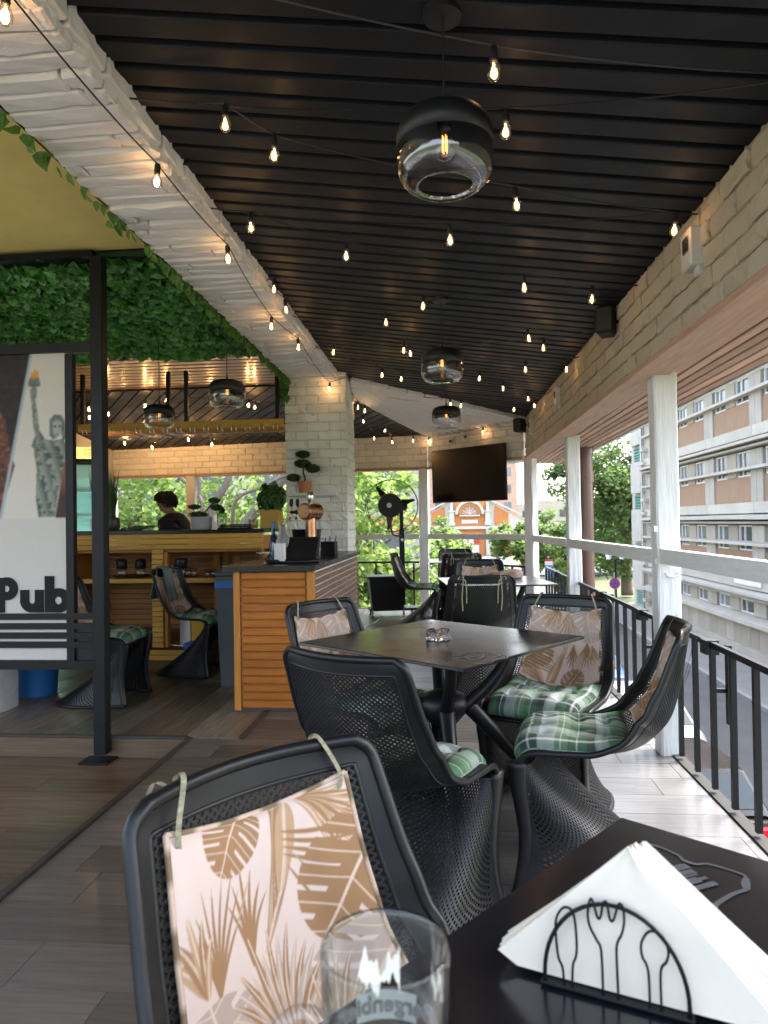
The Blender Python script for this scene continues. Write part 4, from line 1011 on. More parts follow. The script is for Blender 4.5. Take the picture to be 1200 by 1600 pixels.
# --- napkin holder -----------------------------------------------------------------
NH = Vector((.088,.711,.742)); hd_ = Vector((.937,-.3495,0)); hn = Vector((.3495,.937,0))
nh_rz = math.atan2(hd_.y, hd_.x)
nhold = empty('napkin_holder', NH, nh_rz, 'black wire napkin holder shaped with knife, fork and spoon', 'napkin holder')
MB().tube([(.0,0,.0)]+[(.066-.066*math.cos(t), 0, .010+.080*math.sin(t)) for t in np.linspace(0,math.pi,26)]+[(.132,0,0)], .0021, 8).build('wire_arch', M['black_metal'], nhold, smooth=True)
MB().tube([(.0,.05,.0)]+[(.066-.066*math.cos(t), .05, .010+.080*math.sin(t)) for t in np.linspace(0,math.pi,26)]+[(.132,.05,0)], .0021, 8).build('wire_arch', M['black_metal'], nhold, smooth=True)
def wire(pts, name): MB().tube(spline([(x,-.002,z) for x, z in pts], 5), .0013, 6).build(name, M['black_metal'], nhold, smooth=True)
wire([(.019,.004),(.018,.020),(.014,.030),(.012,.052),(.013,.068),(.020,.079),(.028,.078),(.031,.066),(.032,.045),(.031,.034),(.028,.025),(.027,.004)],'knife_wire')
wire([(.056,.004),(.055,.045),(.051,.055),(.045,.066),(.043,.078),(.0455,.0925),(.0485,.090),(.052,.077),(.055,.078),(.0575,.091),(.061,.0925),(.0635,.078),(.067,.078),(.0715,.093),(.0755,.092),(.0765,.078),(.074,.066),(.070,.057),(.069,.045),(.070,.004)],'fork_wire')
wire([(.098,.004),(.097,.038),(.092,.050),(.0915,.062),(.097,.073),(.104,.0755),(.111,.071),(.115,.060),(.113,.050),(.108,.040),(.108,.004)],'spoon_wire')
MB().box((.066,.024,.0015),(.140,.056,.003),ch=.0008).build('base_plate', M['black_metal'], nhold)
# napkins: a stack of folded triangles fanned in the holder
nap = empty('napkins', NH, nh_rz, 'stack of white paper napkins folded to triangles in the wire holder', 'napkins')
rn = random.Random(11)
for k in range(13):
    o = .006+k*.0030; tw = (k-4)*.0035; dx = rn.uniform(-.002,.002)+k*.0011; dz = rn.uniform(-.002,.001)
    A0 = Vector((-.050+dx-.001*k,o,.016+dz)); B0 = Vector((.080+dx,o+.004,.144+dz-.0006*k)); C0 = Vector((.212+dx+.0025*k,o,.004)); D0 = Vector((-.030+dx,o,.0045))
    mb = MB(); n = 10
    def S(a, b, A0=A0, B0=B0, C0=C0, D0=D0, o=o, k=k):
        left = D0.lerp(A0, min(b*6,1)) if b < .1667 else A0.lerp(B0, (b-.1667)/.8333)
        right = C0.lerp(B0, b); p = left.lerp(right, a)
        p.y += .0016*math.sin(a*9+k)*math.sin(b*5+k*.7) + .006*(a-.5)**2; return p
    mb.grid(S, 12, 12); n0 = len(mb.v); vs = [(v[0],v[1]+.0022,v[2]) for v in mb.v]; fs = [f[::-1] for f in mb.f]; mb.add(vs, fs)
    g = 13; ring = list(range(g))+[g*j+g-1 for j in range(1,g)]+[g*(g-1)+i for i in range(g-2,-1,-1)]+[g*j for j in range(g-2,0,-1)]
    mb.f += [(ring[i], n0+ring[i], n0+ring[(i+1)%len(ring)], ring[(i+1)%len(ring)]) for i in range(len(ring))]
    mb.build('napkin', M['paper'], nap, smooth=True, angle=40)
# ================================================================== BAR AND ROOM
# --- leaf covered ceiling and garland -----------------------------------------
def leaf_card(mb, p, n, up, s, cols, val, fold=.25):
    """small ivy leaf: four faces folded along the midrib"""
    n = n.normalized(); t = up-n*up.dot(n)
    if t.length < 1e-4: t = n.orthogonal()
    t.normalize(); b = n.cross(t)
    q = lambda x, y, z: p+b*x*s+t*y*s+n*z*s
    vs = [q(0,-.5,0), q(.42,-.30,fold*.5), q(.30,.12,fold*.6), q(0,.62,-.08), q(-.30,.12,fold*.6), q(-.42,-.30,fold*.5), q(0,-.1,-.05)]
    mb.add(vs, [(0,1,6),(1,2,6),(2,3,6),(3,4,6),(4,5,6),(5,0,6)]); cols += [(val,val,val,1)]*7
M['ivy'] = leaf_mat('ivy', (.040,.150,.028), (.12,.36,.07), .42, .2)
M['ivy_light'] = leaf_mat('ivy_light', (.055,.15,.02), (.13,.27,.05), .45, .3)
struct(MB().box((-3.2,5.0,2.80),(3.5,2.2,.03)).build('leaf_ceiling', mat('leaf_backing', (.02,.05,.015), .9)))
mb = MB(); cols = []; rn = random.Random(21)
for k in range(9000):
    x = rn.uniform(-4.6,-1.47); y = rn.uniform(3.88,6.12)
    dp_ = .5*(math.sin(x*7+y*3)+math.sin(y*9-x*4+1))
    z = 2.755 - .035*rn.random() - .02*dp_
    n = Vector((rn.gauss(0,.55), rn.gauss(-.25,.55), -1)); leaf_card(mb, Vector((x,y,z)), n, Vector((rn.gauss(0,1),rn.gauss(-.6,1),-.3)), rn.uniform(.05,.09), cols, max(0,min(1,rn.gauss(.42+.2*dp_,.25))))
o = mb.build('ivy_leaves', M['ivy'], cols=cols); tag(o, 'artificial green ivy leaves covering the ceiling above the bar', 'ivy', kind='stuff')
gar = empty('ivy_garland', (-1.5,4,2.6), 0, 'green leaf garland hanging along the edge of the white brick beam', 'garland')
mb = MB(); cols = []
y = 1.2
pth = []
while y < 6.66:
    xg = -1.458-.045*min(max((y-2)/4.5,0),1)
    cl = 1 if rn.random() < (.12 if y < 3.6 else .55) else 0
    pth.append((xg+.5, y-4, 2.625-2.6+rn.uniform(-.006,.006)))
    pth[-1] = (xg+1.495, y-4, 2.612-2.6)
    for _ in range(2 if cl else (1 if rn.random() < .45 else 0)):
        n = Vector((rn.gauss(-.3,.5), rn.gauss(-.8,.4), rn.gauss(-.3,.3))); p = Vector((xg-rn.uniform(0,.03)+1.5, y-4+rn.uniform(-.03,.03), 2.605-2.6-rn.uniform(0,.05 if cl else .012)))
        leaf_card(mb, p, n, Vector((rn.gauss(0,.3),rn.gauss(0,.3),-1)), rn.uniform(.040,.070), cols, rn.uniform(.1,.9))
    y += .028
for k in range(60):   # bunch at the column
    n = Vector((rn.gauss(.1,.5), rn.gauss(-.8,.4), rn.gauss(-.2,.3))); p = Vector((-1.56+rn.uniform(-.05,.03)+1.5, 6.62-4+rn.uniform(-.05,.05), 2.60-2.6-rn.uniform(-.08,.20)))
    leaf_card(mb, p, n, Vector((rn.gauss(0,.3),rn.gauss(0,.3),-1)), rn.uniform(.05,.085), cols, rn.uniform(.1,.8))
mb.build('foliage', M['ivy_light'], gar, cols=cols); MB().tube(pth, .004, 5).build('vine', M['bonsai_wood'], gar)
# ---  pub sign on a black steel frame --------------------------------------------
SY = 3.80
sg = empty('pub_sign', (-2.6,SY,-.12), 0, 'pub sign panel in a black steel frame with statue picture', 'sign')
def sp(x, z, y=0): return (x+2.6, y, z+.12)
F = M['black_metal']
MB().box(sp(-1.975,1.335,.015),(.07,.07,2.83),ch=.003).build('post', F, sg); MB().box(sp(-1.99,-.113,.0),(.17,.14,.012),ch=.002).build('foot_plate', F, sg)
MB().box(sp(-2.14,1.30,0),(.045,.040,1.79)).build('frame_post', F, sg)
MB().box(sp(-2.75,2.232,0),(1.50,.045,.055)).build('frame_rail', F, sg); MB().box(sp(-2.75,.425,0),(1.50,.045,.05)).build('frame_rail', F, sg)
MB().box(sp(-2.75,2.77,.02),(1.50,.05,.04)).build('frame_rail', F, sg)
for z in (.700,.645,.592,.540): MB().box(sp(-2.75,z,-.006),(1.49,.03,.035)).build('frame_bar', F, sg)
MB().box(sp(-2.065,.545,.005),(.10,.016,.19)).build('side_panel', M['black_plastic'], sg)
# printed picture: polygons and gradients rasterised to vertex colours
def inpoly(X, Z, poly):
    m = np.zeros(X.shape, bool); n = len(poly)
    for i in range(n):
        (x1,y1),(x2,y2) = poly[i], poly[(i+1)%n]
        c = ((y1 > Z) != (y2 > Z)); m ^= c & (X < (x2-x1)*(Z-y1)/((y2-y1) if y2 != y1 else 1e-9)+x1)
    return m
def soften_keep(img):
    p = np.pad(img, ((1,1),(1,1),(0,0)), 'edge'); return sum(p[i:i+img.shape[0], j:j+img.shape[1]] for i in range(3) for j in range(3))/9
def poster(nx, nz, x0, x1, z0, z1):
    nx, nz = nx*2, nz*2
    X, Z = np.meshgrid(np.linspace(x0,x1,nx+1), np.linspace(z0,z1,nz+1)); img = np.ones(X.shape+(3,))*np.array(lin(196,188,182))
    rg = np.random.RandomState(4); ns = rg.rand(*X.shape)
    def sm(a, k):
        for _ in range(k): a = (a+np.roll(a,1,0)+np.roll(a,-1,0)+np.roll(a,1,1)+np.roll(a,-1,1))/5
        return a
    n2 = sm(rg.rand(*X.shape), 12); n2 = (n2-n2.min())/(n2.max()-n2.min())
    px = lambda x, y: (-2.577+(x)*(.467/120), 2.257-(y-543)*(1.843/497))     # photo grid of the panel to metres
    dark = inpoly(X, Z, [px(-300,545),px(53,545),px(2,812),px(-300,812)])
    img[dark] = (np.array(lin(16,14,15))+n2[...,None]**3*np.array(lin(70,30,14))*.8)[dark]
    rk = inpoly(X, Z, [px(-300,690),px(0,640),px(12,660),px(22,715),px(26,730),px(2,812),px(-300,812)]); img[rk] = (np.array(lin(30,14,9))+(n2[...,None]**2)*np.array(lin(150,84,52)))[rk]
    ed = inpoly(X, Z, [px(53,545),px(57,545),px(6,812),px(1,812)]); img[ed] = lin(150,164,172)
    sk = inpoly(X, Z, [px(108,690),px(120,690),px(120,812),px(88,812)]); img[sk] = (np.array(lin(60,36,30))+np.clip((Z[...,None]-px(0,780)[1])*2.5,0,1)*np.array(lin(190,110,70)))[sk]
    g1, g2, g3 = np.array(lin(126,132,124)), np.array(lin(62,68,64)), np.array(lin(168,170,160))
    def body(poly, f=1.0, fold=0.0):
        m = inpoly(X, Z, [px(*p) for p in poly]); w = np.clip(.5+.32*np.sin((X*1.0+Z*.30+.05*n2)*fold*.6+3*n2)+(n2-.5)*1.6, 0, 1)[...,None] if fold else np.clip(n2[...,None]*1.3,0,1)
        img[m] = (g2*(1-w)+g1*w*f)[m]
    body([(52,625),(58,622),(62,650),(66,690),(60,695),(55,670)], 1.1)                        # raised arm
    body([(50,612),(58,606),(62,612),(60,626),(52,628)], 1.2)                                # hand
    body([(47,601),(67,601),(66,608),(48,608)], .8); body([(50,594),(65,594),(66,601),(48,601)], .95); body([(54,607),(60,607),(59,614),(55,614)], .9)
    m = inpoly(X, Z, [px(*p) for p in [(51,594),(53,584),(56,588),(58,578),(61,586),(64,582),(64,594)]]); img[m] = lin(206,140,50)
    body([(55,690),(66,678),(74,690),(86,692),(100,690),(108,700),(109,708),(100,740),(92,780),(88,810),(62,810),(58,780),(60,735),(56,712)], 1.15, 150)  # robe
    body([(52,700),(62,672),(72,690),(70,720),(58,708)], 1.1, 210)
    body([(80,660),(88,652),(98,653),(104,662),(106,690),(101,694),(98,680),(86,692),(80,684)], .75)   # hair
    m = inpoly(X, Z, [px(*p) for p in [(85,664),(92,660),(99,664),(99,680),(92,689),(86,681)]]); img[m] = (g1*.55+g3*.5)[None].repeat(m.sum(),0)*(.75+.4*n2[m][:,None])
    m = inpoly(X, Z, [px(*p) for p in [(87,669),(91,669),(91,672),(87,672)]])|inpoly(X, Z, [px(*p) for p in [(94,669),(98,669),(98,672),(94,672)]])|inpoly(X, Z, [px(*p) for p in [(90,682),(95,682),(94,684),(91,684)]]); img[m] = g2*.6
    lo = Z < px(0,812)[1]; img[lo] = np.array(lin(186,180,176))
    img = soften(soften_keep(img)); img *= (.97+.06*ns[::2,::2][...,None])
    return np.concatenate([img.reshape(-1,3), np.ones((img.size//3,1))], 1)
x0, x1, z0, z1 = -3.30, -2.165, .452, 2.205
mb = MB(); mb.grid(lambda a, b: sp(x0+(x1-x0)*a, z0+(z1-z0)*b, -.004), 180, 330)
mb.build('picture_panel', M['poster'], sg, cols=poster(180,330,x0,x1,z0,z1)); MB().box(sp((x0+x1)/2,(z0+z1)/2,.006),(x1-x0,.014,z1-z0)).build('backing_board', M['plaster'], sg)
# lettering: geometric bold letters built from rings and bars
def ring(mb, cx, cz_, ro, ri, a0, a1, n=28):
    vs = []
    for k in range(n+1):
        a = a0+(a1-a0)*k/n; vs += [(cx+ro*math.cos(a), cz_+ro*math.sin(a)), (cx+ri*math.cos(a), cz_+ri*math.sin(a))]
    b = len(mb.v); mb.v += [sp(x, z, -.0128) for x, z in vs]+[sp(x, z, -.0045) for x, z in vs]; m = 2*(n+1)
    for k in range(n):
        i = 2*k; mb.f += [(b+i,b+i+1,b+i+3,b+i+2),(b+i,b+i+2,b+m+i+2,b+m+i),(b+i+1,b+m+i+1,b+m+i+3,b+i+3)]
def rect(mb, xa, xb, za, zb): mb.box(sp((xa+xb)/2,(za+zb)/2,-.00825),(xb-xa,.0075,zb-za))
kx = .467/120; zc = lambda y: 2.257-(y-543)*(1.843/497); xc = lambda x: -2.577+x*kx
blk = mat('letter_black', (.003,.003,.0035), .6, spec=.2)
b = MB(); xs = xc(72); rect(b, xs, xs+.055, zc(957), zc(901)); ring(b, xs+.080, zc(938.5), .0705, .022, 0, 6.2832); b.build('letter', blk, sg)
b = MB(); xs = xc(34); rect(b, xs, xs+.052, zc(940), zc(922)); rect(b, xs+.088, xs+.140, zc(957), zc(922)); ring(b, xs+.070, zc(938), .070, .020, math.pi, 2*math.pi); b.build('letter', blk, sg)
b = MB(); xs = xc(-2); rect(b, xs-.01, xs+.045, zc(957), zc(903)); ring(b, xs+.058, zc(920), .066, .018, -math.pi/2, math.pi/2); rect(b, xs+.045, xs+.06, zc(920)+.018, zc(920)+.066); rect(b, xs+.045, xs+.06, zc(920)-.066, zc(920)-.018); b.build('letter', blk, sg)
# --- front counter ------------------------------------------------------------------
ct = empty('bar_counter', (-1.12,4.42,0), 0, 'wood clad bar counter with black stone top carrying the beer tap', 'bar counter')
c0 = lambda x, y, z: (x+1.12, y-4.42, z)
MB().box(c0(-1.13,5.56,.45),(.49,2.24,.88)).build('carcass', M['slat_gap'], ct)
for k in range(17):
    MB().box(c0(-1.13,4.427,.045+k*.0518),(.43,.018,.0505),ch=.007).build('board', M['bar_wood'], ct)
MB().box(c0(-1.37,4.422,.455),(.042,.034,.895),ch=.004).build('corner_post', M['bar_wood_up'], ct); MB().box(c0(-.885,4.422,.455),(.05,.036,.895),ch=.004).build('corner_post', M['bar_wood_up'], ct)
for k in range(19):
    y = 4.445; sp_ = rn.choice((.8,1.1,1.3))
    while y < 6.66:
        e = min(y+sp_, 6.67); MB().box(c0(-.880,(y+e)/2,.045+k*.0455),(.018,e-y-.003,.036),ch=.003).build('slat', M['brown_slat'], ct); y = e; sp_ = rn.choice((.9,1.2))
MB().prism([(-1.45+1.12,4.36-4.42),(-.85+1.12,4.36-4.42),(-.85+1.12,6.70-4.42),(-1.45+1.12,6.70-4.42)], .905, .940).build('counter_top', M['granite'], ct)
MB().box(c0(-1.13,4.433,.012),(.45,.016,.022)).build('kick_board', M['dark_trim'], ct)
CT = .940
# beer tower
bt = empty('beer_tower', (-1.0,5.03,CT), 0, 'copper beer tower with two black handled taps on the counter', 'beer tower')
MB().lathe([(.0,0),(.062,0),(.062,.012),(.044,.018),(.039,.03),(.039,.36),(.0,.36)], 28, cap=False).build('column', M['copper'], bt, smooth=True, angle=35)
ax = Vector((-.42,-.90,0)).normalized()
MB().tube([-ax*.075+Vector((0,0,.355)), ax*.075+Vector((0,0,.355))], .062, 32).build('drum', M['copper'], bt, smooth=True, angle=35)
MB().tube([ax*.072+Vector((0,0,.355)), ax*.083+Vector((0,0,.355))], [.062,.050], 32).build('drum_cap', M['copper'], bt, smooth=True, angle=35)
sd_ = Vector((-.93,.36,0)).normalized()
for k, o_ in ((0,.03),(1,-.045)):
    base = ax*o_+sd_*.05+Vector((0,0,.352)); tp = empty('tap', (0,0,0)); tp.parent = bt
    MB().tube([base, base+sd_*.055], .016, 12).tube([base+sd_*.05, base+sd_*.10], .011, 12).build('shank', M['black_metal'], tp)
    MB().tube([base+sd_*.10, base+sd_*.105+Vector((0,0,-.03)), base+sd_*.115+Vector((0,0,-.055))], [.009,.009,.006], 10).tube([base+sd_*.095, base+sd_*.095+Vector((0,0,.045))], .007, 10).build('spout', M['brass'], tp, smooth=True)
    MB().lathe([(.006,0),(.013,.012),(.015,.04),(.011,.058),(0,.06)], 12, c=base+sd_*.095+Vector((0,0,.04)), cap=False).build('tap_handle', M['black_plastic'], tp, smooth=True)
MB().lathe([(.018,.40),(.018,.43),(.024,.435),(.026,.46),(.024,.49),(.016,.50),(0,.50)], 16, cap=False).build('badge_stem', M['chrome'], bt, smooth=True)
# things on the counter
tr = tag(MB().lathe([(0,0),(.17,0),(.185,.018),(.178,.018),(.165,.005),(0,.005)], 36, cap=False, sx=1.05, sy=.75).build('serving_tray', M['black_plastic'], smooth=True, loc=(-1.07,4.72,CT)), 'flat black serving tray near the counter corner', 'tray')
bw = empty('dessert_bowl', (-1.235,4.60,CT), 0, 'small footed glass dessert bowl on the counter', 'bowl')
MB().lathe([(0,0),(.028,0),(.026,.006),(.008,.014),(.008,.026),(.03,.036),(.05,.062),(.056,.092),(.053,.092),(.046,.064),(.027,.042),(0,.036)], 24, cap=False).build('bowl_glass', M['drink_glass'], bw, smooth=True)
bl_ = empty('spray_bottle', (-1.25,4.92,CT), 0, 'blue cleaning bottle with a grey cloth over it', 'bottle')
MB().lathe([(0,0),(.034,0),(.036,.01),(.036,.12),(.028,.16),(.013,.20),(.012,.235),(0,.236)], 18, cap=False).build('bottle_body', thin_glass('blue_bottle', (.12,.30,.75), .05, .08), bl_, smooth=True)
MB().box((.0,-.01,.26),(.022,.05,.045),ch=.006).bar((0,-.03,.245),(0,-.038,.20),.012).build('trigger_head', M['blue_plastic'], bl_)
mb = MB(); mb.grid(lambda a, b: (.035+.075*a+.012*math.sin(b*6+a*3), -.035+.05*math.sin(a*3.1), .285-.20*b-.03*math.sin(a*5)+.012*math.sin(b*9)), 14, 12)
o = mb.build('cleaning_cloth', M['towel_grey'], smooth=True, loc=(-1.25,4.92,CT)); tag(o, 'grey cloth hanging from the blue bottle', 'cloth')
o.modifiers.new('thick', 'SOLIDIFY').thickness = .006
tag(MB().box((0,0,.065),(.075,.045,.13),ch=.002).build('napkin_box', M['sign_white'], loc=(-1.185,4.84,CT)), 'small white printed box beside the blue bottle', 'box')
bk = empty('ice_bucket', (-1.07,5.22,CT), 0, 'shiny black ice bucket behind the screen', 'bucket')
MB().lathe([(0,0),(.085,0),(.112,.22),(.116,.225),(.108,.225),(.08,.01),(0,.01)], 28, cap=False).build('bucket_body', mat('gloss_black', (.01,.01,.011), .12, spec=.6), bk, smooth=True, angle=40)
ps = empty('order_screen', (-1.045,4.92,CT), R(-6), 'black till screen lying tilted on the counter', 'till screen')
mb = MB(); mb.box((0,0,0),(.24,.015,.17),ch=.004,M=Matrix.Rotation(R(-28),3,'X')); mb.build('screen_body', M['black_plastic'], ps, loc=(0,.0,.095)); MB().box((0,.03,.012),(.22,.14,.024),ch=.005).build('screen_base', M['black_plastic'], ps)
ph = empty('pen_holder', (-.965,5.60,CT), R(-10), 'black pen holder with pens on the counter by the column', 'pen holder')
mb = MB().box((0,0,.006),(.12,.075,.012)).box((0,-.035,.06),(.12,.006,.12)).box((0,.035,.06),(.12,.006,.12)).box((-.057,0,.06),(.006,.064,.12)).box((.057,0,.06),(.006,.064,.12)); mb.build('holder', M['black_plastic'], ph)
for k, (dx, dy, c) in enumerate(((-.02,.0,(.25,.05,.04)),(.0,.01,(.3,.1,.45)),(.015,-.01,(.55,.3,.25)),(.03,.01,(.6,.55,.4)),(.04,-.005,(.1,.1,.1)))):
    MB().tube([(dx,dy,.014),(dx*1.6,dy*1.5,.15+.012*(k%3))], .005, 7).build('pen', mat('pen', c, .4), ph)
# --- shelf with bonsai on the column ----------------------------------------------------
sh = tag(MB().box((0,0,0),(.50,.13,.03),ch=.003).build('wall_shelf', M['white_wood'], loc=(-1.305,6.638,1.49)), 'small white shelf on the brick column', 'shelf')
def needle_pad(mb, cols, c, rx, rz_, n, s, rn):
    for _ in range(n):
        d = Vector((rn.gauss(0,1), rn.gauss(0,1), rn.gauss(0,1))).normalized(); r = rn.uniform(.55,1)
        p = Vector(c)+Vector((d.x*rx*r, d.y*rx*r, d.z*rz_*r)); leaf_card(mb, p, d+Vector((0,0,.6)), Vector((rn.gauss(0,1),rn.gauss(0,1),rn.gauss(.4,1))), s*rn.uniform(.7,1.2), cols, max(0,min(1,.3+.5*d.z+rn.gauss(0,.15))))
M['bonsai_leaf'] = leaf_mat('bonsai_leaf', (.018,.045,.008), (.06,.11,.02), .6, .15)
M['bush_leaf'] = leaf_mat('bush_leaf', (.02,.07,.012), (.07,.17,.03), .55, .2)
def bonsai(loc, pot, pads, trunk, label, potmat):
    e = empty('potted_bonsai', loc, 0, label, 'plant'); r, h = pot
    MB().lathe([(0,0),(r*.78,0),(r,h),(r*.9,h),(r*.85,h-.012),(0,h-.014)], 24, cap=False).build('pot', potmat, e, smooth=True, angle=40)
    MB().tube(spline(trunk, 5), [.010-.006*i/(len(trunk)*5-5) for i in range((len(trunk)-1)*5+1)], 7).build('trunk', M['bonsai_wood'], e, smooth=True)
    mb = MB(); cols = []; rn = random.Random(len(label))
    for (c, rx, rz_) in pads: needle_pad(mb, cols, c, rx, rz_, int(800*rx/.07), .019, rn)
    mb.build('crown', M['bonsai_leaf'], e, cols=cols)
bonsai((-1.375,6.638,1.506),(.070,.112),[((-.015,0,.375),.072,.036),((-.02,0,.285),.085,.040),((.080,0,.235),.072,.042),((-.105,-.01,.150),.068,.038)],[(0,0,.09),(.005,0,.15),(-.012,0,.20),(-.005,0,.28),(-.012,0,.36)],'bonsai with round pads in a terracotta pot on the column shelf',M['terracotta'])
# --- back bar -----------------------------------------------------------------------------
bb = empty('back_bar', (-2.4,6.05,0), 0, 'long wooden back bar with open shelf and black top', 'bar counter')
b0 = lambda x, y, z: (x+2.4, y-6.05, z)
MB().box(b0(-2.56,6.31,1.153),(1.90,.58,.034),ch=.004).build('counter_top', M['granite'], bb)
for k in range(3): MB().box(b0(-2.56,6.052,1.018+k*.049),(1.86,.022,.047),ch=.005).build('board', M['bar_wood_light'], bb)
for k in range(20): MB().box(b0(-2.56,6.552,.03+k*.05),(1.86,.02,.049),ch=.005).build('board', M['bar_wood_dark'], bb)
MB().box(b0(-2.56,6.30,.715),(1.86,.48,.042),ch=.004).build('shelf', M['bar_wood_light'], bb)
MB().box(b0(-2.56,6.30,.98),(1.86,.46,.02)).build('under_board', M['bar_wood_dark'], bb)
for k in range(19):
    if not .67 < .14+k*.0465 < .75: MB().box(b0(-2.605,6.075,.14+k*.0465),(.105,.05,.044),ch=.005).build('block', M['bar_wood_light'], bb)
MB().box(b0(-2.535,6.10,.55),(.03,.06,.86)).build('upright', M['bar_wood_up'], bb)
for x in (-2.22,-2.12,-2.02): MB().box(b0(x,6.535,.5),(.06,.014,.95),ch=.003).build('upright', M['bar_wood_up'], bb)
MB().box(b0(-3.47,6.3,.56),(.03,.5,1.1)).build('end_panel', M['bar_wood_up'], bb); MB().box(b0(-1.645,6.3,.56),(.03,.5,1.1)).build('end_panel', M['bar_wood_up'], bb)
for k in range(2): MB().box(b0(-2.56,6.045,.028+k*.048),(1.86,.022,.046),ch=.005).build('board', M['bar_wood_light'], bb)
BT = 1.170
# on the shelf: pots, glasses, bottles
def goblet(x, y, z, h, r, name, label, m, grp):
    o = MB().lathe([(0,0),(r*.8,0),(r,h*.1),(r,h),(r*.92,h),(r*.9,h*.12),(0,h*.08)], 14, cap=False).build(name, m, smooth=True, loc=(x,y,z)); return tag(o, label, 'glass', grp)
for x in (-2.98,-2.80): 
    e = empty('sugar_jar', (x,6.14,.736), 0, 'squat glass jar with black lid, left of the block pillar', 'jar', 'black lidded jars'); MB().lathe([(0,0),(.045,0),(.048,.07),(.035,.085),(0,.085)],14,cap=False).build('jar_glass', M['drink_glass'], e, smooth=True); MB().lathe([(.04,.085),(.046,.09),(.046,.16),(.03,.175),(0,.176)],14,cap=False).build('lid', M['black_plastic'], e, smooth=True)
e = empty('sugar_jar', (-2.42,6.14,.736), 0, 'squat glass jar with a black lid, right of the block pillar', 'jar', None); MB().lathe([(0,0),(.045,0),(.048,.07),(.035,.085),(0,.085)],14,cap=False).build('jar_glass', M['drink_glass'], e, smooth=True); MB().lathe([(.05,.085),(.056,.09),(.056,.16),(.05,.175),(0,.176)],14,cap=False).build('lid', M['black_plastic'], e, smooth=True)
for i, (x, h) in enumerate(((-2.36,.10),(-2.31,.085),(-2.18,.07),(-2.13,.07),(-1.93,.10),(-1.88,.06))): goblet(x, 6.16+.02*(i%2), .736, h, .026, 'shot_glass', 'small clear glass among several on the back bar shelf', M['drink_glass'], 'glasses on the back bar shelf')
goblet(-2.02,6.2,.736,.19,.05,'decanter','tall clear decanter on the back bar shelf',M['drink_glass'],None)
nh2 = empty('napkin_stand', (-1.80,6.14,.736), 0, 'white napkins in a small round stand on the back bar shelf', 'napkin holder'); MB().tube([(-.05,0,0)]+[(-.05*math.cos(t),0,.09*math.sin(t)+.01) for t in np.linspace(0,math.pi,12)]+[(.05,0,0)],.003,6).build('wire_arch', M['black_metal'], nh2); MB().prism([(-.05,.0),(.02,.0),(-.01,.13),(-.03,.13)],.01,.03,lambda x,y,t:(x,t,y)).build('napkin', M['paper'], nh2)
tag(MB().lathe([(0,0),(.15,0),(.17,.015),(.15,.005),(0,.005)],28,cap=False).build('serving_tray', M['black_plastic'], smooth=True, loc=(-2.95,6.28,.737)), 'black tray under the jars on the back bar shelf', 'tray')
tag(MB().lathe([(0,0),(.15,0),(.17,.015),(.15,.005),(0,.005)],28,cap=False).build('serving_tray', M['black_plastic'], smooth=True, loc=(-2.03,6.33,.737)), 'black tray behind the decanter on the back bar shelf', 'tray')
tag(MB().lathe([(0,-.012),(.12,-.012),(.17,-.002),(.0,-.001)],28,cap=False,sx=1,sy=.5).build('stool_seat', M['black_plastic'], smooth=True, loc=(-2.16,6.02,.69)), 'black round plate hung under the shelf edge', 'plate')
# under the shelf
tag(MB().box((0,0,.17),(.10,.16,.34),ch=.004).build('storage_box', M['sign_white'], loc=(-2.42,6.30,.102)), 'tall white box under the back bar shelf', 'box')
tag(MB().box((0,0,.165),(.125,.16,.33),ch=.004).build('storage_box', mat('yellow_card', (.55,.30,.02), .7), loc=(-2.29,6.28,.102)), 'tall yellow box under the back bar shelf', 'box')
tag(MB().box((0,0,.15),(.06,.16,.30),ch=.004).build('storage_box', mat('pale_card', (.55,.62,.66), .7), loc=(-2.185,6.28,.102)), 'pale blue box next to the yellow box', 'box')
tag(MB().box((0,0,.03),(.22,.16,.05),ch=.004).build('storage_box', M['sign_blue'], loc=(-2.26,6.12,.10)), 'flat dark blue box below the yellow box', 'box')
tag(MB().box((0,0,.07),(.42,.20,.14),ch=.01).build('equipment_case', mat('case_grey', (.03,.033,.038), .6), loc=(-2.88,6.22,.125)), 'low dark grey case under the back bar shelf', 'case')
# power strip and cable on the floor
cb = empty('power_strip', (-2.86,5.82,0), 0, 'white power strip with a looped white cable on the floor', 'power strip')
MB().box((0,0,.02),(.06,.05,.04),ch=.006).box((.0,0,.055),(.035,.035,.03),ch=.006).build('socket_block', M['white_plastic'], cb); MB().tube(spline([(.03,0,.02),(.12,-.06,.008),(.17,.0,.008),(.10,.06,.008),(.0,.05,.008),(-.08,.02,.008)],6),.005,6).build('cable', M['white_cord'], cb, smooth=True)
cb2 = tag(MB().tube(spline([(-3.2,6.12,.125),(-2.9,6.08,.135),(-2.6,6.16,.126),(-2.4,6.10,.128),(-2.1,6.14,.10)],6),.006,6).build('white_cable', M['white_cord'], smooth=True), 'white cable lying along the kick board of the back bar', 'cable')
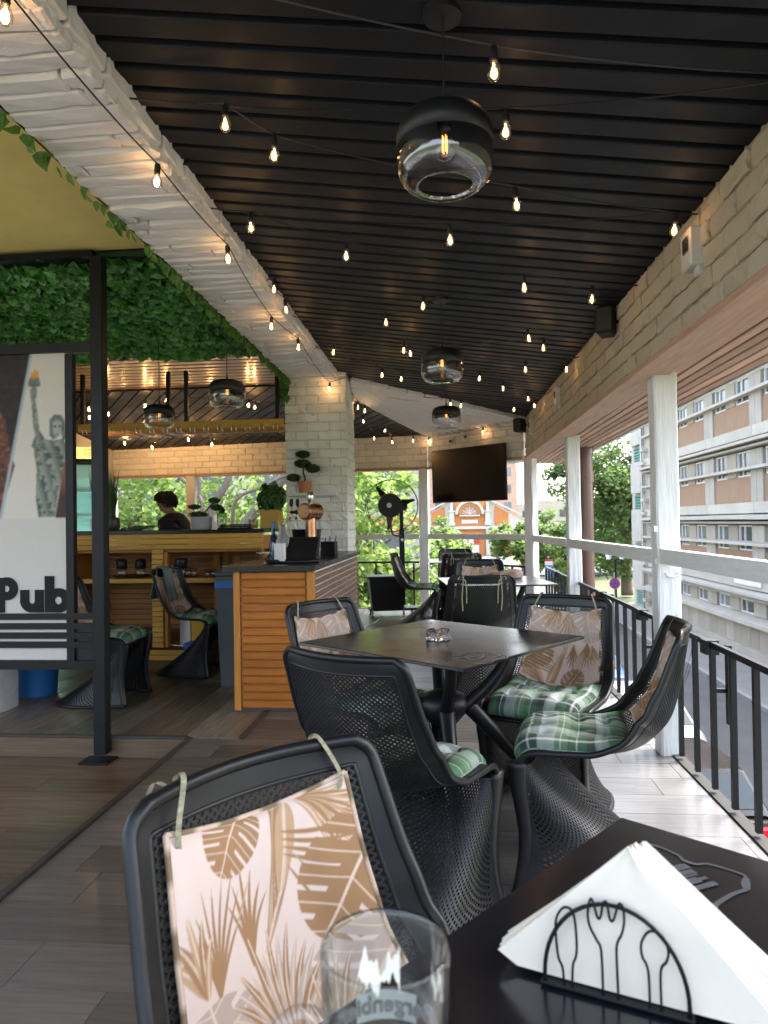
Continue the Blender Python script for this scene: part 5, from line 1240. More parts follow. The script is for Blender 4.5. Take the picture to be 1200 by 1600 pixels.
# on top of the back bar
e = empty('potted_bonsai', (-2.25,6.22,BT), 0, 'leaning bonsai in a grey ribbed pot on the back bar', 'plant')
MB().lathe([(0,0),(.085,0),(.092,.03),(.096,.115),(.088,.115),(.084,.10),(0,.098)],28,cap=False).build('pot', M['grey_pot'], e, smooth=True, angle=40)
MB().tube(spline([(0,0,.09),(.02,0,.14),(.06,0,.19),(.10,0,.23),(.14,0,.265)],5),.008,7).build('trunk', M['bonsai_wood'], e, smooth=True); mb = MB(); cols = []
for c, rx, rz_ in (((-.03,0,.135),.095,.035),((-.07,0,.21),.06,.024),((.12,0,.265),.055,.028),((.14,0,.20),.06,.03),((.19,0,.17),.03,.03)): needle_pad(mb, cols, c, rx, rz_, int(420*rx/.07), .017, rn)
mb.build('crown', M['bonsai_leaf'], e, cols=cols)
e = empty('potted_bush', (-1.60,6.24,BT), 0, 'round green bush in a square ochre pot on the back bar', 'plant')
MB().box((0,0,.085),(.17,.17,.17),ch=.004).build('pot', M['ochre_pot'], e); mb = MB(); cols = []
for k in range(2600):
    d = Vector((rn.gauss(0,1),rn.gauss(0,1),rn.gauss(.1,1))).normalized(); r = rn.random()**.4; p = Vector((d.x*.135*r,d.y*.13*r,.275+d.z*.14*r)); p.z += .02*math.sin(d.x*9)
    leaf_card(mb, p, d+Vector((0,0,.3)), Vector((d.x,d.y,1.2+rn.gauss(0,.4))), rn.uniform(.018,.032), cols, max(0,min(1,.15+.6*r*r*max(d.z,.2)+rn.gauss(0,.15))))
mb.build('crown', M['bush_leaf'], e, cols=cols)
for x, pm, lab in ((-3.085,M['black_pot'],'tall artificial grass in a black pot on the back bar'),(-3.22,M['white_pot'],'tall artificial grass in a white pot on the back bar')):
    e = empty('potted_grass', (x,6.18,BT), 0, lab, 'plant'); MB().lathe([(0,0),(.055,0),(.068,.03),(.07,.10),(.060,.125),(.05,.12),(0,.11)],20,cap=False).build('pot', pm, e, smooth=True, angle=50)
    mb = MB(); cols = []
    for k in range(150):
        a = rn.uniform(0,6.28); r = rn.uniform(0,.035); h = rn.uniform(.25,.52); l = rn.uniform(.01,.09); b_ = Vector((r*math.cos(a),r*math.sin(a),.11)); t_ = Vector((math.cos(a)*l,math.sin(a)*l,h)); w = Vector((-math.sin(a),math.cos(a),0))*.003
        m1 = b_+t_*.5+Vector((0,0,.03)); vs = [b_+w,b_-w,m1-w,m1+w,b_+t_]; mb.add(vs,[(0,1,2,3),(3,2,4)]); v_ = rn.uniform(0,1); cols += [(v_,v_,v_,1)]*5
    mb.build('blades', M['bush_leaf'], e, cols=cols)
goblet(-2.055,6.2,BT,.15,.045,'tumbler','clear tumbler standing on the back bar beside black trays',M['drink_glass'],None)
cn = empty('candle_glass', (-1.755,6.18,BT), 0, 'amber candle glass on the back bar', 'candle'); MB().lathe([(0,0),(.04,0),(.044,.085),(.041,.085),(.037,.006),(0,.005)],18,cap=False).build('glass_cup', M['drink_glass'], cn, smooth=True); MB().lathe([(0,.006),(.036,.006),(.039,.06),(0,.06)],18,cap=False).build('wax', mat('wax',(.6,.36,.06),.5), cn, smooth=True)
for k in range(3): tag(MB().lathe([(0,0),(.14,0),(.155,.013),(.14,.008),(0,.008)],28,cap=False,sx=1.1,sy=.8).build('serving_tray', M['black_plastic'], smooth=True, loc=(-1.93+.01*k,6.2,BT+.015*k)), 'black tray in the low stack on top of the back bar', 'tray', 'trays stacked on the back bar')
for k in range(4): tag(MB().box((0,0,.006),(.20,.14,.010),rz=R(-6+5*k),ch=.002).build('menu_book', M['black_plastic'], loc=(-2.92+.06*k,6.16,BT+.011*k)), 'thin black menu in the pile beside the grass plants', 'menu', 'menus on the back bar')
# hanging glass rack
gk = empty('glass_rack', (-2.58,6.55,2.13), 0, 'wooden hanging rack with wire guides for glasses above the bar', 'glass rack')
MB().box((0,0,.05),(2.05,.045,.075),ch=.004).build('front_beam', M['bar_wood_light'], gk); MB().box((0,.36,.05),(2.05,.045,.075),ch=.004).build('rear_beam', M['bar_wood_light'], gk)
for k in range(15):
    x = -.95+k*.136; mb = MB()
    for dx in (-.022,.022): mb.tube([(x+dx,-.03,.03),(x+dx,-.028,-.012),(x+dx*1.0,.40,-.012)],.0028,6)
    mb.tube([(x-.022,-.03,.03),(x+.022,-.03,.03)],.0028,6); mb.build('wire_guide', M['chrome'], gk)
for x in (-2.69,-2.51,-1.61,-3.56): MB().box((x+2.58,0,.33),(.035,.035,.50)).build('hanger', M['black_metal'], gk)
# bar bulbs
LBAR = 'festoon cable with warm bulbs strung round the bar'
string_light(((-3.58,6.66,2.6),(-2.5,7.6,2.62)),[(-3.578,6.7,2.403),(-3.586,6.72,2.32),(-3.83,7.6,2.50),(-3.347,7.5,2.56),(-3.061,7.4,2.60)],LBAR+' in front of the fridge',None,power=.36)
string_light(((-2.9,7.3,2.5),(-1.62,7.5,2.55)),[(-3.237,7.2,2.309),(-2.199,7.6,2.55),(-2.154,7.7,2.54)],LBAR+' behind the glass rack',None,power=.36)
string_light(((-4.8,9.6,2.44),(-2.4,9.5,2.42)),[(-4.499,9.4,2.386),(-4.1,9.4,2.313),(-3.544,9.3,2.402),(-3.21,9.3,2.332)],LBAR+' along the far brick band',None,power=1.3)
# fridge
fg = empty('drinks_fridge', (-3.80,6.80,0), R(27), 'tall lit glass door drinks fridge with a yellow header', 'fridge')
MB().box((-.29,0,1.0),(.03,.55,2.0)).box((.29,0,1.0),(.03,.55,2.0)).box((0,.27,1.0),(.55,.03,2.0)).box((0,0,.08),(.55,.51,.16)).box((0,0,1.985),(.55,.51,.03)).build('cabinet', M['black_plastic'], fg)
MB().box((0,.252,1.02),(.545,.006,1.70)).box((-.272,0,1.02),(.006,.5,1.70)).box((.272,0,1.02),(.006,.5,1.70)).build('lining', M['fridge_white'], fg)
for z in (.45,.75,1.05,1.33,1.58): MB().box((0,-.01,z),(.535,.44,.012)).box((0,-.235,z),(.535,.008,.03)).build('shelf', M['fridge_white'], fg)
MB().box((0,-.272,1.02),(.545,.008,1.68)).build('glass_door', M['pane_glass'], fg)
MB().box((-.275,-.275,1.0),(.03,.03,1.74)).box((.275,-.275,1.0),(.03,.03,1.74)).box((0,-.275,1.87),(.52,.03,.03)).box((0,-.275,.17),(.52,.03,.03)).build('door_frame', M['black_metal'], fg)
MB().box((.24,-.245,1.02),(.012,.012,1.6)).box((-.24,-.245,1.02),(.012,.012,1.6)).build('light_strip', mat('led_strip', (.8,1,.98), .5, emit=((.62,1,.93), 3.0)), fg)
MB().box((0,-.27,1.945),(.58,.02,.115)).build('header', mat('header_yellow', (.75,.52,.12), .5, var=(14,.9), c2=(.10,.05,.22), emit=((.9,.6,.15), .25)), fg)
for k, (t, zz) in enumerate((('WAR', 1.965), ('POW', 1.935), ('IS IN', 1.908))):
    cu = bpy.data.curves.new('header_lettering', 'FONT'); cu.body = t; cu.size = .034; cu.extrude = .001; cu.resolution_u = 2
    to = bpy.data.objects.new('t', cu); col.objects.link(to); bpy.context.view_layer.update(); me = bpy.data.meshes.new_from_object(to.evaluated_get(bpy.context.evaluated_depsgraph_get())); bpy.data.objects.remove(to); me.materials.clear(); me.materials.append(mat('header_ink', (.10,.05,.22), .5))
    inst(me, 'header_lettering', fg, (.10,-.282,zz), (R(90),0,0))
# bins
bn = empty('waste_bin', (-1.615,5.25,0), 0, 'tall dark grey bin with a blue bag rim beside the counter', 'bin')
MB().prism([(-.13,-.16),(.13,-.16),(.13,.16),(-.13,.16)],0,.82,lambda x,y,t:(x*(.8+.2*t/.86),y*(.8+.2*t/.86),t)).build('bin_body', M['grey_bin'], bn); MB().box((0,0,.76),(.268,.33,.05)).build('bag_rim', M['blue_plastic'], bn); MB().box((0,0,.84),(.27,.34,.05),ch=.015).build('lid', M['grey_bin'], bn)
bn = empty('blue_bin', (-3.0,4.85,0), 0, 'blue plastic bin below the pub sign', 'bin'); MB().lathe([(0,0),(.13,0),(.16,.42),(.165,.43),(.15,.43),(.12,.02),(0,.02)],24,cap=False).build('bin_body', M['blue_plastic'], bn, smooth=True, angle=40)
bn = empty('grey_bin', (-2.62,5.4,0), 0, 'dark grey tub behind the half hidden chair', 'bin'); MB().lathe([(0,0),(.14,0),(.16,.36),(.15,.36),(.12,.02),(0,.02)],24,cap=False).build('bin_body', M['grey_bin'], bn, smooth=True, angle=40)
bn = empty('gas_heater', (-3.12,4.42,0), 0, 'grey heater with a red grille below the pub sign', 'heater')
mb = MB(); mb.prism([(-.19+.04*math.cos(t)*0,0) for t in ()] or [(.19*abs(math.cos(t))**.4*(1 if math.cos(t)>0 else -1), .15*abs(math.sin(t))**.4*(1 if math.sin(t)>0 else -1)) for t in np.linspace(0,6.2832,32,endpoint=False)],0.0,.40); mb.build('housing', M['grey_pot'], bn); MB().box((.02,-.155,.2),(.26,.012,.26),ch=.004).build('grille', M['red_plastic'], bn)
# towel over the bar chair
tw = MB(); m4 = Matrix.Translation((-2.11,5.61,0)) @ Matrix.Rotation(R(-99.8),4,'Z')
def tow(a, b):
    u = -.42+.62*a; s = b*.62
    if s < .30: v = .30-s; p = shell(u, max(v,0)*1.1)+shell_n(u, max(v,.01))*.034
    else:
        t = s-.30; p = shell(u, .0)+Vector((0,-.022-.05*min(t*3,1),.020-t*.85)); p.x += .03*math.sin(a*5+t*9)*t*2
    p += Vector((0,.006*math.sin(a*14+b*3),.003*math.sin(b*17))); return m4 @ p
tw.grid(tow, 26, 30); o = tag(tw.build('towel', M['towel'], smooth=True), 'grey green towel draped over the bar chair back', 'towel'); o.modifiers.new('thick','SOLIDIFY').thickness = .006
# --- misting fan ---------------------------------------------------------------------------------
fn = empty('misting_fan', (-.70,9.12,0), R(12), 'black round misting fan on a pole over a wheeled water tank', 'fan')
MB().box((.10,.05,.62),(.065,.05,1.0),ch=.004).build('pole', M['black_metal'], fn); MB().box((.10,.05,1.22),(.045,.035,.30)).build('inner_pole', M['black_metal'], fn)
MB().prism([(-.24,-.17),(.24,-.17),(.24,.17),(-.24,.17)],.11,.50,lambda x,y,t:(x*(.82+.18*(t-.11)/.39)-.13,y*(.82+.18*(t-.11)/.39)-.10,t)).build('tank', M['black_plastic'], fn); MB().box((-.13,-.10,.512),(.54,.40,.03),ch=.012).build('tank_lid', M['black_plastic'], fn)
MB().box((-.05,-.05,.095),(.62,.30,.03)).build('base_frame', M['black_metal'], fn)
for x, y in ((-.33,-.22),(.07,-.22),(-.33,.06),(.22,.08)):
    w = MB().tube([(x-.012,y,.036),(x+.012,y,.036)],.036,16).build('caster', M['chrome'], fn, smooth=True, angle=40); MB().bar((x,y,.04),(x,y,.10),.02).build('fork', M['chrome'], w)
cy = .0; cz0 = 1.43
rgp = lambda r, yy, n=48: [(-.03+r*math.cos(t), yy, cz0+r*math.sin(t)) for t in np.linspace(0,2*math.pi,n)]
mb = MB()
for yy, r in ((-.07,.335),(.03,.345),(-.12,.10)): mb.tube(rgp(r,yy),.0045 if r>.2 else .004,6)
mb.build('guard_ring', M['black_metal'], fn)
mb = MB()
for k in range(18):
    a = k*2*math.pi/18; c, s = math.cos(a), math.sin(a); mb.tube(spline([(-.03+.10*c,-.12,cz0+.10*s),(-.03+.24*c,-.115,cz0+.24*s),(-.03+.335*c,-.07,cz0+.335*s),(-.03+.345*c,.03,cz0+.345*s)],3),.0013,4)
tag(mb.build('guard_wires', M['black_metal'], fn), kind='stuff')
MB().tube([(-.075,-.17,cz0+.0),(-.07,-.10,cz0),(-.04,.10,cz0)],[.155,.16,.135],32).build('motor_housing', M['black_plastic'], fn, smooth=True, angle=40)
MB().tube([(-.09,-.178,cz0),(-.09,-.172,cz0)],.032,20).build('hub_cap', M['white_plastic'], fn)
MB().tube([(-.02,.0,cz0),(.16,.06,cz0-.02)],.05,16).build('rear_motor', M['black_plastic'], fn, smooth=True, angle=40)
for k in range(3):
    a = R((14,128,262)[k]); mb = MB()
    def bl2(s, t, a=a):
        r = .08+.24*s; w = (.034+.020*math.sin(math.pi*min(s*1.3,1)))*(1-.55*s); q = (t-.5)*w*2; c, s_ = math.cos(a), math.sin(a); return (-.03+r*c-q*s_, .06+.03*(t-.5), cz0+r*s_+q*c)
    mb.grid(bl2, 8, 4); o = mb.build('blade', M['black_plastic'], fn, smooth=True); o.modifiers.new('t','SOLIDIFY').thickness = .004
MB().tube(spline([(-.06,-.12,cz0-.16),(-.06,-.10,cz0-.28),(-.02,-.02,cz0-.38),(.09,.02,cz0-.40)],6),.012,8).build('hose', M['cord'], fn, smooth=True)
MB().lathe([(0,0),(.02,0),(.02,.004),(0,.004)],16,c=(0,0,0),cap=False).build('badge', M['white_plastic'], fn, loc=(.10,.022,.98)).rotation_euler = (R(90),0,0)
tag(MB().tube(spline([(-.86,9.0,.008),(-.9,8.4,.006),(-1.0,7.9,.006),(-1.08,7.3,.006),(-1.12,6.9,.006)],6),.006,6).build('fan_cable', M['white_cord'], smooth=True), 'white cable running over the deck from the fan tank', 'cable')
# folded brown cushion lying on the middle table
mb = MB(); mb.grid(lambda a, b: (.34*(a-.5), .20*(b-.5)*(1-.3*abs(2*a-1)), .012+.075*max(0,math.sin(math.pi*b))**.7*(.25+.75*a)*(1-(2*a-1.1)**4*.6)), 22, 14); mb.grid(lambda a, b: (.34*(.5-a), .20*(b-.5)*(1-.3*abs(2*a-1)), .001), 6, 6)
cc = np.concatenate([leaf_print(22,14,9,False,.55), np.tile(np.array([[.1,.08,.05,1]]),(49,1))]); tag(mb.build('folded_cushion', M['cloth_print'], smooth=True, cols=cc, loc=(.42,5.72,.7405)), 'folded brown leaf cloth lying on the middle table', 'cloth')
# --- barman ----------------------------------------------------------------------------------------
def skinned(name, pts, edges, m, parent, sub=2, root=0):
    me = bpy.data.meshes.new(name); me.from_pydata([p[0] for p in pts], edges, []); o = bpy.data.objects.new(name, me); col.objects.link(o)
    sk = o.modifiers.new('skin','SKIN'); sk.use_smooth_shade = True
    for i, p in enumerate(pts):
        r = p[1] if hasattr(p[1],'__len__') else (p[1],p[1]); me.skin_vertices[0].data[i].radius = r
    me.skin_vertices[0].data[root].use_root = True
    o.modifiers.new('sub','SUBSURF').levels = sub; o.modifiers['sub'].render_levels = sub
    me.materials.append(m); bpy.context.view_layer.update()
    ev = bpy.data.meshes.new_from_object(o.evaluated_get(bpy.context.evaluated_depsgraph_get())); bpy.data.objects.remove(o); ev.name = name
    ev.polygons.foreach_set('use_smooth',[True]*len(ev.polygons)); r = inst(ev, name, parent); return r
pe = empty('person', (-2.83,6.92,0), R(0), 'person with dark wavy hair in a black shirt standing behind the bar', 'person')
# faces -X, head bent forward over the counter
bp = [((0,0,.90),.13),((.02,0,1.05),(.115,.15)),((.045,0,1.18),(.115,.165)),((.04,0,1.275),(.085,.13)),((.015,0,1.335),.056),((-.03,0,1.375),.053),((-.062,0,1.405),(.074,.062)),((-.060,0,1.455),(.088,.073)),((-.045,0,1.50),(.074,.064)),
 ((.04,.165,1.245),.045),((.04,.21,1.03),.042),((-.10,.20,.93),.034),((-.22,.15,.97),.026),((.04,-.165,1.245),.045),((.04,-.21,1.03),.042),((-.10,-.20,.93),.034),((-.22,-.15,.97),.026),
 ((0,.085,.82),.085),((-.01,.095,.45),.06),((.01,.095,.10),.042),((0,-.085,.82),.085),((-.01,-.095,.45),.06),((.01,-.095,.10),.042),((-.09,.10,.05),.04),((-.09,-.10,.05),.04)]
be = [(0,1),(1,2),(2,3),(3,4),(4,5),(5,6),(6,7),(7,8),(3,9),(9,10),(10,11),(11,12),(3,13),(13,14),(14,15),(15,16),(0,17),(17,18),(18,19),(0,20),(20,21),(21,22),(19,23),(22,24)]
body = skinned('body', bp, be, M['skin'], pe)
# face relief pulled out of the continuous head surface: nose, brow, lips, chin
for v in body.data.vertices:
    x, y, z = v.co
    if z > 1.34 and x < -.08:
        v.co.x -= .028*math.exp(-((y/.016)**2)-(((z-1.432)/.022)**2)) + .016*math.exp(-((y/.034)**2)-(((z-1.352)/.020)**2)) + .008*math.exp(-((y/.04)**2)-(((z-1.47)/.014)**2)) + .010*math.exp(-((y/.024)**2)-(((z-1.388)/.010)**2))
for s in (-1,1):
    MB().lathe([(0,-.03),(.016,-.022),(.020,.0),(.017,.022),(0,.030)],10,cap=False,sx=1,sy=.45,c=(0,0,0)).build('ear', M['skin'], pe, smooth=True, loc=(-.035,s*.074,1.428))
    MB().lathe([(0,-.008),(.007,0),(0,.008)],8,cap=False).build('eye', M['hair'], pe, smooth=True, loc=(-.136,s*.030,1.448))
    mb = MB()
    for k in range(5):
        r0 = Vector((-.23-.002*k, s*(.125+.013*k), .975)); L_ = (.045,.06,.065,.06,.045)[k]; mb.tube([r0, r0+Vector((-L_*.55,0,.006)), r0+Vector((-L_,0,-.018))],[.009,.008,.006],7)
    mb.build('fingers', M['skin'], pe, smooth=True)
hm = MB(); rn = random.Random(5)
def hair_s(a, b):
    th = a*2*math.pi; ph = b*math.pi*.72; d = Vector((math.cos(th)*math.sin(ph), math.sin(th)*math.sin(ph), math.cos(ph)))
    k = 1+.035*math.sin(th*5+b*7)+.025*math.sin(th*11+b*13)
    p = Vector((-.045+d.x*.106*k, d.y*.090*k, 1.462+d.z*.098*k))
    if d.x < -.45: p.z = max(p.z, 1.476+.010*math.sin(th*9)); p.x -= .014
    elif d.x < .0: p.z = max(p.z, 1.445)
    return p
hm.grid(hair_s, 44, 22)
for k in range(420):   # locks lying over the cap
    a = rn.random(); b = rn.uniform(.08,.95); p = hair_s(a,b); q = hair_s(a+rn.uniform(-.03,.03), min(b+.14,1)); d = (p-Vector((-.045,0,1.45))).normalized()
    hm.tube([p+d*.001, p.lerp(q,.5)+d*.010, q+d*.004],[.005,.0065,.002],5)
hm.build('hair', M['hair'], pe, smooth=True)
skinned('shirt', [((0,0,.86),(.14,.175)),((.02,0,1.05),(.132,.172)),((.045,0,1.18),(.135,.185)),((.04,0,1.28),(.098,.15)),((.018,0,1.33),(.068,.068)),((.04,.175,1.255),.085),((.04,.21,1.05),.078),((.04,-.175,1.255),.085),((.04,-.21,1.05),.078)], [(0,1),(1,2),(2,3),(3,4),(3,5),(5,6),(3,7),(7,8)], M['black_shirt'], pe)
skinned('trousers', [((0,0,.86),(.145,.18)),((0,.088,.76),.10),((-.01,.097,.45),.078),((.01,.097,.09),.065),((0,-.088,.76),.10),((-.01,-.097,.45),.078),((.01,-.097,.09),.065)], [(0,1),(1,2),(2,3),(0,4),(4,5),(5,6)], M['trousers'], pe)
for s in (-1,1): MB().box((-.04,s*.097,.045),(.27,.10,.09),ch=.03).build('shoe', M['rubber'], pe)

lm = MB(); lc = []; leaf_card(lm, Vector((0,0,0)), Vector((.1,0,1)), Vector((.8,.5,0)), .028, lc, .8); tag(lm.build('fallen_leaf', mat('dry_leaf', (.45,.26,.13), .8), loc=(-.92,1.985,.006)), 'small dry leaf lying on the dark floor planks', 'leaf')
# ================================================================== OUTDOORS
GZ = -3.75
struct(MB().add([(-400,-200,GZ-.14),(400,-200,GZ-.14),(400,900,GZ-.14),(-400,900,GZ-.14)],[(0,1,2,3)]).build('ground', M['lawn']))
struct(MB().box((-20,12,GZ-.08),(43,70,.1)).build('plaza', M['pavement']))
struct(MB().box((5.3,30,GZ-.06),(5.4,150,.10)).build('road', M['asphalt']))
struct(MB().box((20,70,GZ-.065),(120,10,.10)).build('cross_road', M['asphalt']))
sw = struct(MB().box((9.4,9,GZ+.03),(2.6,66,.14)).build('pavement', M['pavement']))
kb = MB().box((0,0,0),(.15,.985,.16),ch=.015).mesh('kerb_stone', M['kerb'])
for k in range(60): inst(kb, 'kerb_stone', sw, (8.02,-8+k*1.0,GZ+.035))
# --- slab office building across the street ----------------------------------------------
ob = empty('office_building', (10.6,26,GZ), 0, 'long concrete office building with brown panels and window strips', 'building')
FX = 10.5
ob0 = lambda x, y, z: (x-10.6, y-26, z-GZ)
MB().box(ob0(15.9,24.6,3.6),(10.0,27.2,14.9)).build('wall', M['facade_beige'], ob)
PILW = .95; per = 4.3; cent = [29.1+per*k for k in range(-4,3)]
ya, yb = 11.5, 38.1
tops = [8.82,6.19,3.56,.93,-1.70]
bpan = MB().box((0,0,0),(.10,per-PILW-.04,.92),ch=.01).mesh('brown_panel', M['panel_brown'])
pil = MB().box((0,-.24,0),(.16,.46,1.83),ch=.012).box((0,.24,0),(.16,.46,1.83),ch=.012).mesh('pilaster', M['concrete'])
mulp = MB().box((0,0,0),(.12,.62,.9)).mesh('infill', M['facade_beige'])
wf = MB().box((0,-.555,0),(.07,.05,.9)).box((0,.555,0),(.07,.05,.9)).box((0,0,.425),(.07,1.06,.05)).box((0,0,-.425),(.07,1.06,.05)).box((0,.12,0),(.06,.045,.8)).mesh('window', M['window_white'])
wp = MB().box((.025,0,0),(.012,1.08,.84)).mesh('pane', M['facade_glass'])
wf2 = MB().box((0,-.555,0),(.07,.05,.5)).box((0,.555,0),(.07,.05,.5)).box((0,0,.225),(.07,1.06,.05)).box((0,0,-.225),(.07,1.06,.05)).box((0,.12,0),(.06,.045,.42)).mesh('window', M['window_white'])
wp2 = MB().box((.025,0,0),(.012,1.08,.46)).mesh('pane', M['facade_glass'])
seg = [ya]+[c for c in cent if ya < c < yb]+[yb]
def seg_bar(name, x, w, z, h, m, slope=0):
    for a, b in zip(seg[:-1], seg[1:]):
        mb = MB(); L_ = b-a-.02; mb.prism([(-w/2,-h/2),(w/2,-h/2),(w/2,h/2),(-w/2,h/2-slope)],-L_/2,L_/2,lambda p,q,t:(p,t,q)); mb.build(name, m, ob, loc=ob0(x,(a+b)/2,z+random.uniform(-.01,.01)))
for wt in tops:
    low = wt < -1
    for c in cent:
        if low: MB().box((0,-.24,0),(.14,.46,.5)).box((0,.24,0),(.14,.46,.5)).build('pilaster', M['concrete'], ob, loc=ob0(FX+.06,c,wt-.25))
        else: inst(pil, 'pilaster', ob, ob0(FX+.06,c,wt-.915))
        yc = c+per/2
        if yc > yb-.5: continue
        if not low: inst(bpan, 'brown_panel', ob, ob0(FX+.08,yc,wt-1.365))
        for s in (-1,1):
            o = inst(wf2 if low else wf, 'window', ob, ob0(FX+.10,yc+s*1.0,wt-(.25 if low else .45))); inst(wp2 if low else wp, 'pane', o)
        MB().box((0,0,0),(.12,.84,.5 if low else .9)).build('infill', M['facade_beige'], ob, loc=ob0(FX+.07,yc,wt-(.25 if low else .45)))
    if not low:
        seg_bar('sill_ledge', FX-.08, .30, wt-.63, .15, M['concrete_light'], .05)
        seg_bar('spandrel_band', FX+.0, .26, wt-2.02, .38, M['concrete_light'])
        seg_bar('cornice', FX-.16, .50, wt-2.32, .20, M['concrete_light'], .10)
        seg_bar('cornice', FX-.06, .36, wt-2.50, .14, M['concrete'], .06)
    else:
        seg_bar('sill_ledge', FX-.14, .42, wt-.66, .30, M['concrete_light'], .16)
        y = ya
        while y < yb-.3:
            w = random.choice((.55,.72,.72,.95)); MB().box((0,0,0),(.10,w-.02,.9),ch=.008).build('base_panel', random.choice((M['concrete'],M['facade_beige'])), ob, loc=ob0(FX+.02,y+w/2,wt-1.26)); y += w
        MB().box(ob0(FX-.02,(ya+yb)/2,GZ+.19),(.26,yb-ya,.44)).build('plinth', M['concrete'], ob)
tag(MB().box((0,0,0),(.03,2.2,.35)).build('wall_board', M['sign_white'], loc=(FX-.16,25.4,-.98)), 'pale notice board on the concrete office facade', 'board')
# stair tower end of the block
st = empty('stair_tower', (10.6,39.7,GZ), 0, 'white rendered stair tower with green louvre windows', 'building')
st0 = lambda x, y, z: (x-10.6, y-39.7, z-GZ)
MB().box(st0(15.4,39.7,3.4),(9.6,3.3,14.4)).build('wall', M['stair_render'], st)
for k in range(6):
    z = 9.6-k*2.63+.15
    MB().box(st0(10.46,39.6,z-1.0),(.28,1.9,1.72),ch=.01).build('render_panel', M['stair_render'], st)
    w = MB().box(st0(10.55,39.5,z+.28),(.08,1.5,.84)).build('window_frame', M['window_white'], st)
    for j in range(5): MB().box((0,0,0),(.10,1.36,.13),ch=.004,M=Matrix.Rotation(R(25),3,'Y')).build('louvre', M['green_louvre'], w, loc=st0(10.48,39.5,z-.02+j*.155))
    MB().box(st0(10.40,37.9,z+.35),(.4,.55,.16)).build('ledge', M['concrete_light'], st); MB().box(st0(10.40,37.9,z-.35),(.4,.55,.16)).build('ledge', M['concrete_light'], st)
MB().tube([st0(10.30,38.25,GZ),st0(10.30,38.25,9)],.06,10).build('rain_pipe', M['steel'], st)
# --- red brick market hall -------------------------------------------------------------------
HY = 105.0
mh = empty('market_hall', (3.2,HY,GZ), 0, 'orange red brick hall with arched window and stone trim', 'building')
h0 = lambda x, z, d=0: (x-3.2, d, z-GZ)
def wall_prism(name, pts, d0, d1, m): MB().prism(pts, d0, d1, lambda x, z, t: h0(x, z, t)).build(name, m, mh)
C_X = 3.2
wall_prism('wall', [(-4.6,GZ),(11.2,GZ),(11.2,.9),(9.4,2.3),(C_X+2.4,4.9),(C_X,5.6),(C_X-2.4,4.9),(-2.8,2.3),(-4.6,.9)], 0, 14, M['pale_stone'])
wall_prism('centre_bay', [(C_X-2.3,GZ),(C_X+2.3,GZ),(C_X+2.3,4.2),(C_X+1.2,5.2),(C_X-1.2,5.2),(C_X-2.3,4.2)], -.5, -.01, M['red_brick_far'])
for s in (-1,1):
    wall_prism('brick_panel', [(C_X+s*3.7,.75),(C_X+s*5.7,.75),(C_X+s*5.7,2.55),(C_X+s*3.7,3.6)], -.16, -.01, M['red_brick_far'])
    wall_prism('lower_wall', [(C_X+s*3.3,GZ),(C_X+s*7.6,GZ),(C_X+s*7.6,-.2),(C_X+s*3.3,-.2)], -.14, -.01, M['red_brick_far'])
    mb = MB(); mb.box(h0(C_X+s*2.65,-1.6,-.5),(.62,.8,4.3)).box(h0(C_X+s*2.65,.95,-.5),(.95,1.0,.5)).box(h0(C_X+s*2.65,1.9,-.5),(.7,.8,1.5)).box(h0(C_X+s*2.65,2.8,-.5),(.95,1.0,.25)).box(h0(C_X+s*2.65,3.5,-.5),(.45,.6,1.2)); mb.build('turret', M['pale_stone'], mh)
    for j in range(7):
        a = Vector((C_X+s*(2.8+j*.75),0,4.55-j*.36)); MB().box(h0(a.x,a.z,-.25),(.80,.5,.22),M=Matrix.Rotation(R(s*25.5),3,'Y')).build('coping', M['pale_stone'], mh)
def arch(name, ro, ri, zc_, d0, d1, m, n=24):
    pts = [(C_X+ro*math.cos(t), zc_+ro*math.sin(t)) for t in np.linspace(0,math.pi,n)]+[(C_X+ri*math.cos(t), zc_+ri*math.sin(t)) for t in np.linspace(math.pi,0,n)]
    mb = MB(); k = len(pts); mb.v = [h0(x,z,d0) for x,z in pts]+[h0(x,z,d1) for x,z in pts]
    for i in range(n-1): mb.f += [(i,i+1,k-2-i,k-1-i),(i,k+i,k+i+1,i+1),(k-1-i,k-2-i,2*k-2-i,2*k-1-i)]
    mb.build(name, m, mh)
arch('arch_moulding', 2.15, 1.75, 2.35, -.95, -.49, M['pale_stone']); arch('arch_ring', 1.72, 1.22, 2.35, -.75, -.49, M['red_brick_far'])
w = MB().prism([(C_X+1.2*math.cos(t), 2.35+1.2*math.sin(t)) for t in np.linspace(0,math.pi,20)],-.56,-.51,lambda x,z,t:h0(x,z,t)).build('fan_window', M['pink_stone'], mh)
for k in range(1,6): MB().bar(h0(C_X,2.35,-.60),h0(C_X+1.2*math.cos(k*math.pi/6),2.35+1.2*math.sin(k*math.pi/6),-.60),.06).build('glazing_bar', M['window_white'], w)
MB().box(h0(C_X,2.15,-.7),(3.0,.5,.22)).build('sill', M['pale_stone'], mh); MB().box(h0(C_X,1.25,-.58),(2.4,.12,.50)).build('name_plate', M['sign_white'], mh)
MB().box(h0(C_X,.35,-.55),(12.0,.9,.42)).build('cornice', M['pale_stone'], mh)
for k in range(3): MB().box(h0(C_X-.75+k*.9,-1.4+.0*k,-.56),(.7,.1,1.1)).build('poster', random.choice((M['sign_red'],M['sign_white'])), mh)
MB().box(h0(C_X+.2,-3.0,-.56),(2.2,.1,1.5)).build('door', M['sign_white'], mh)
pk = empty('apartment_block', (2.0,128,GZ), 0, 'tall pinkish apartment block behind the brick hall', 'building')
MB().box((0,0,8.0),(20,10,16.0)).build('wall', M['pink_stone'], pk)
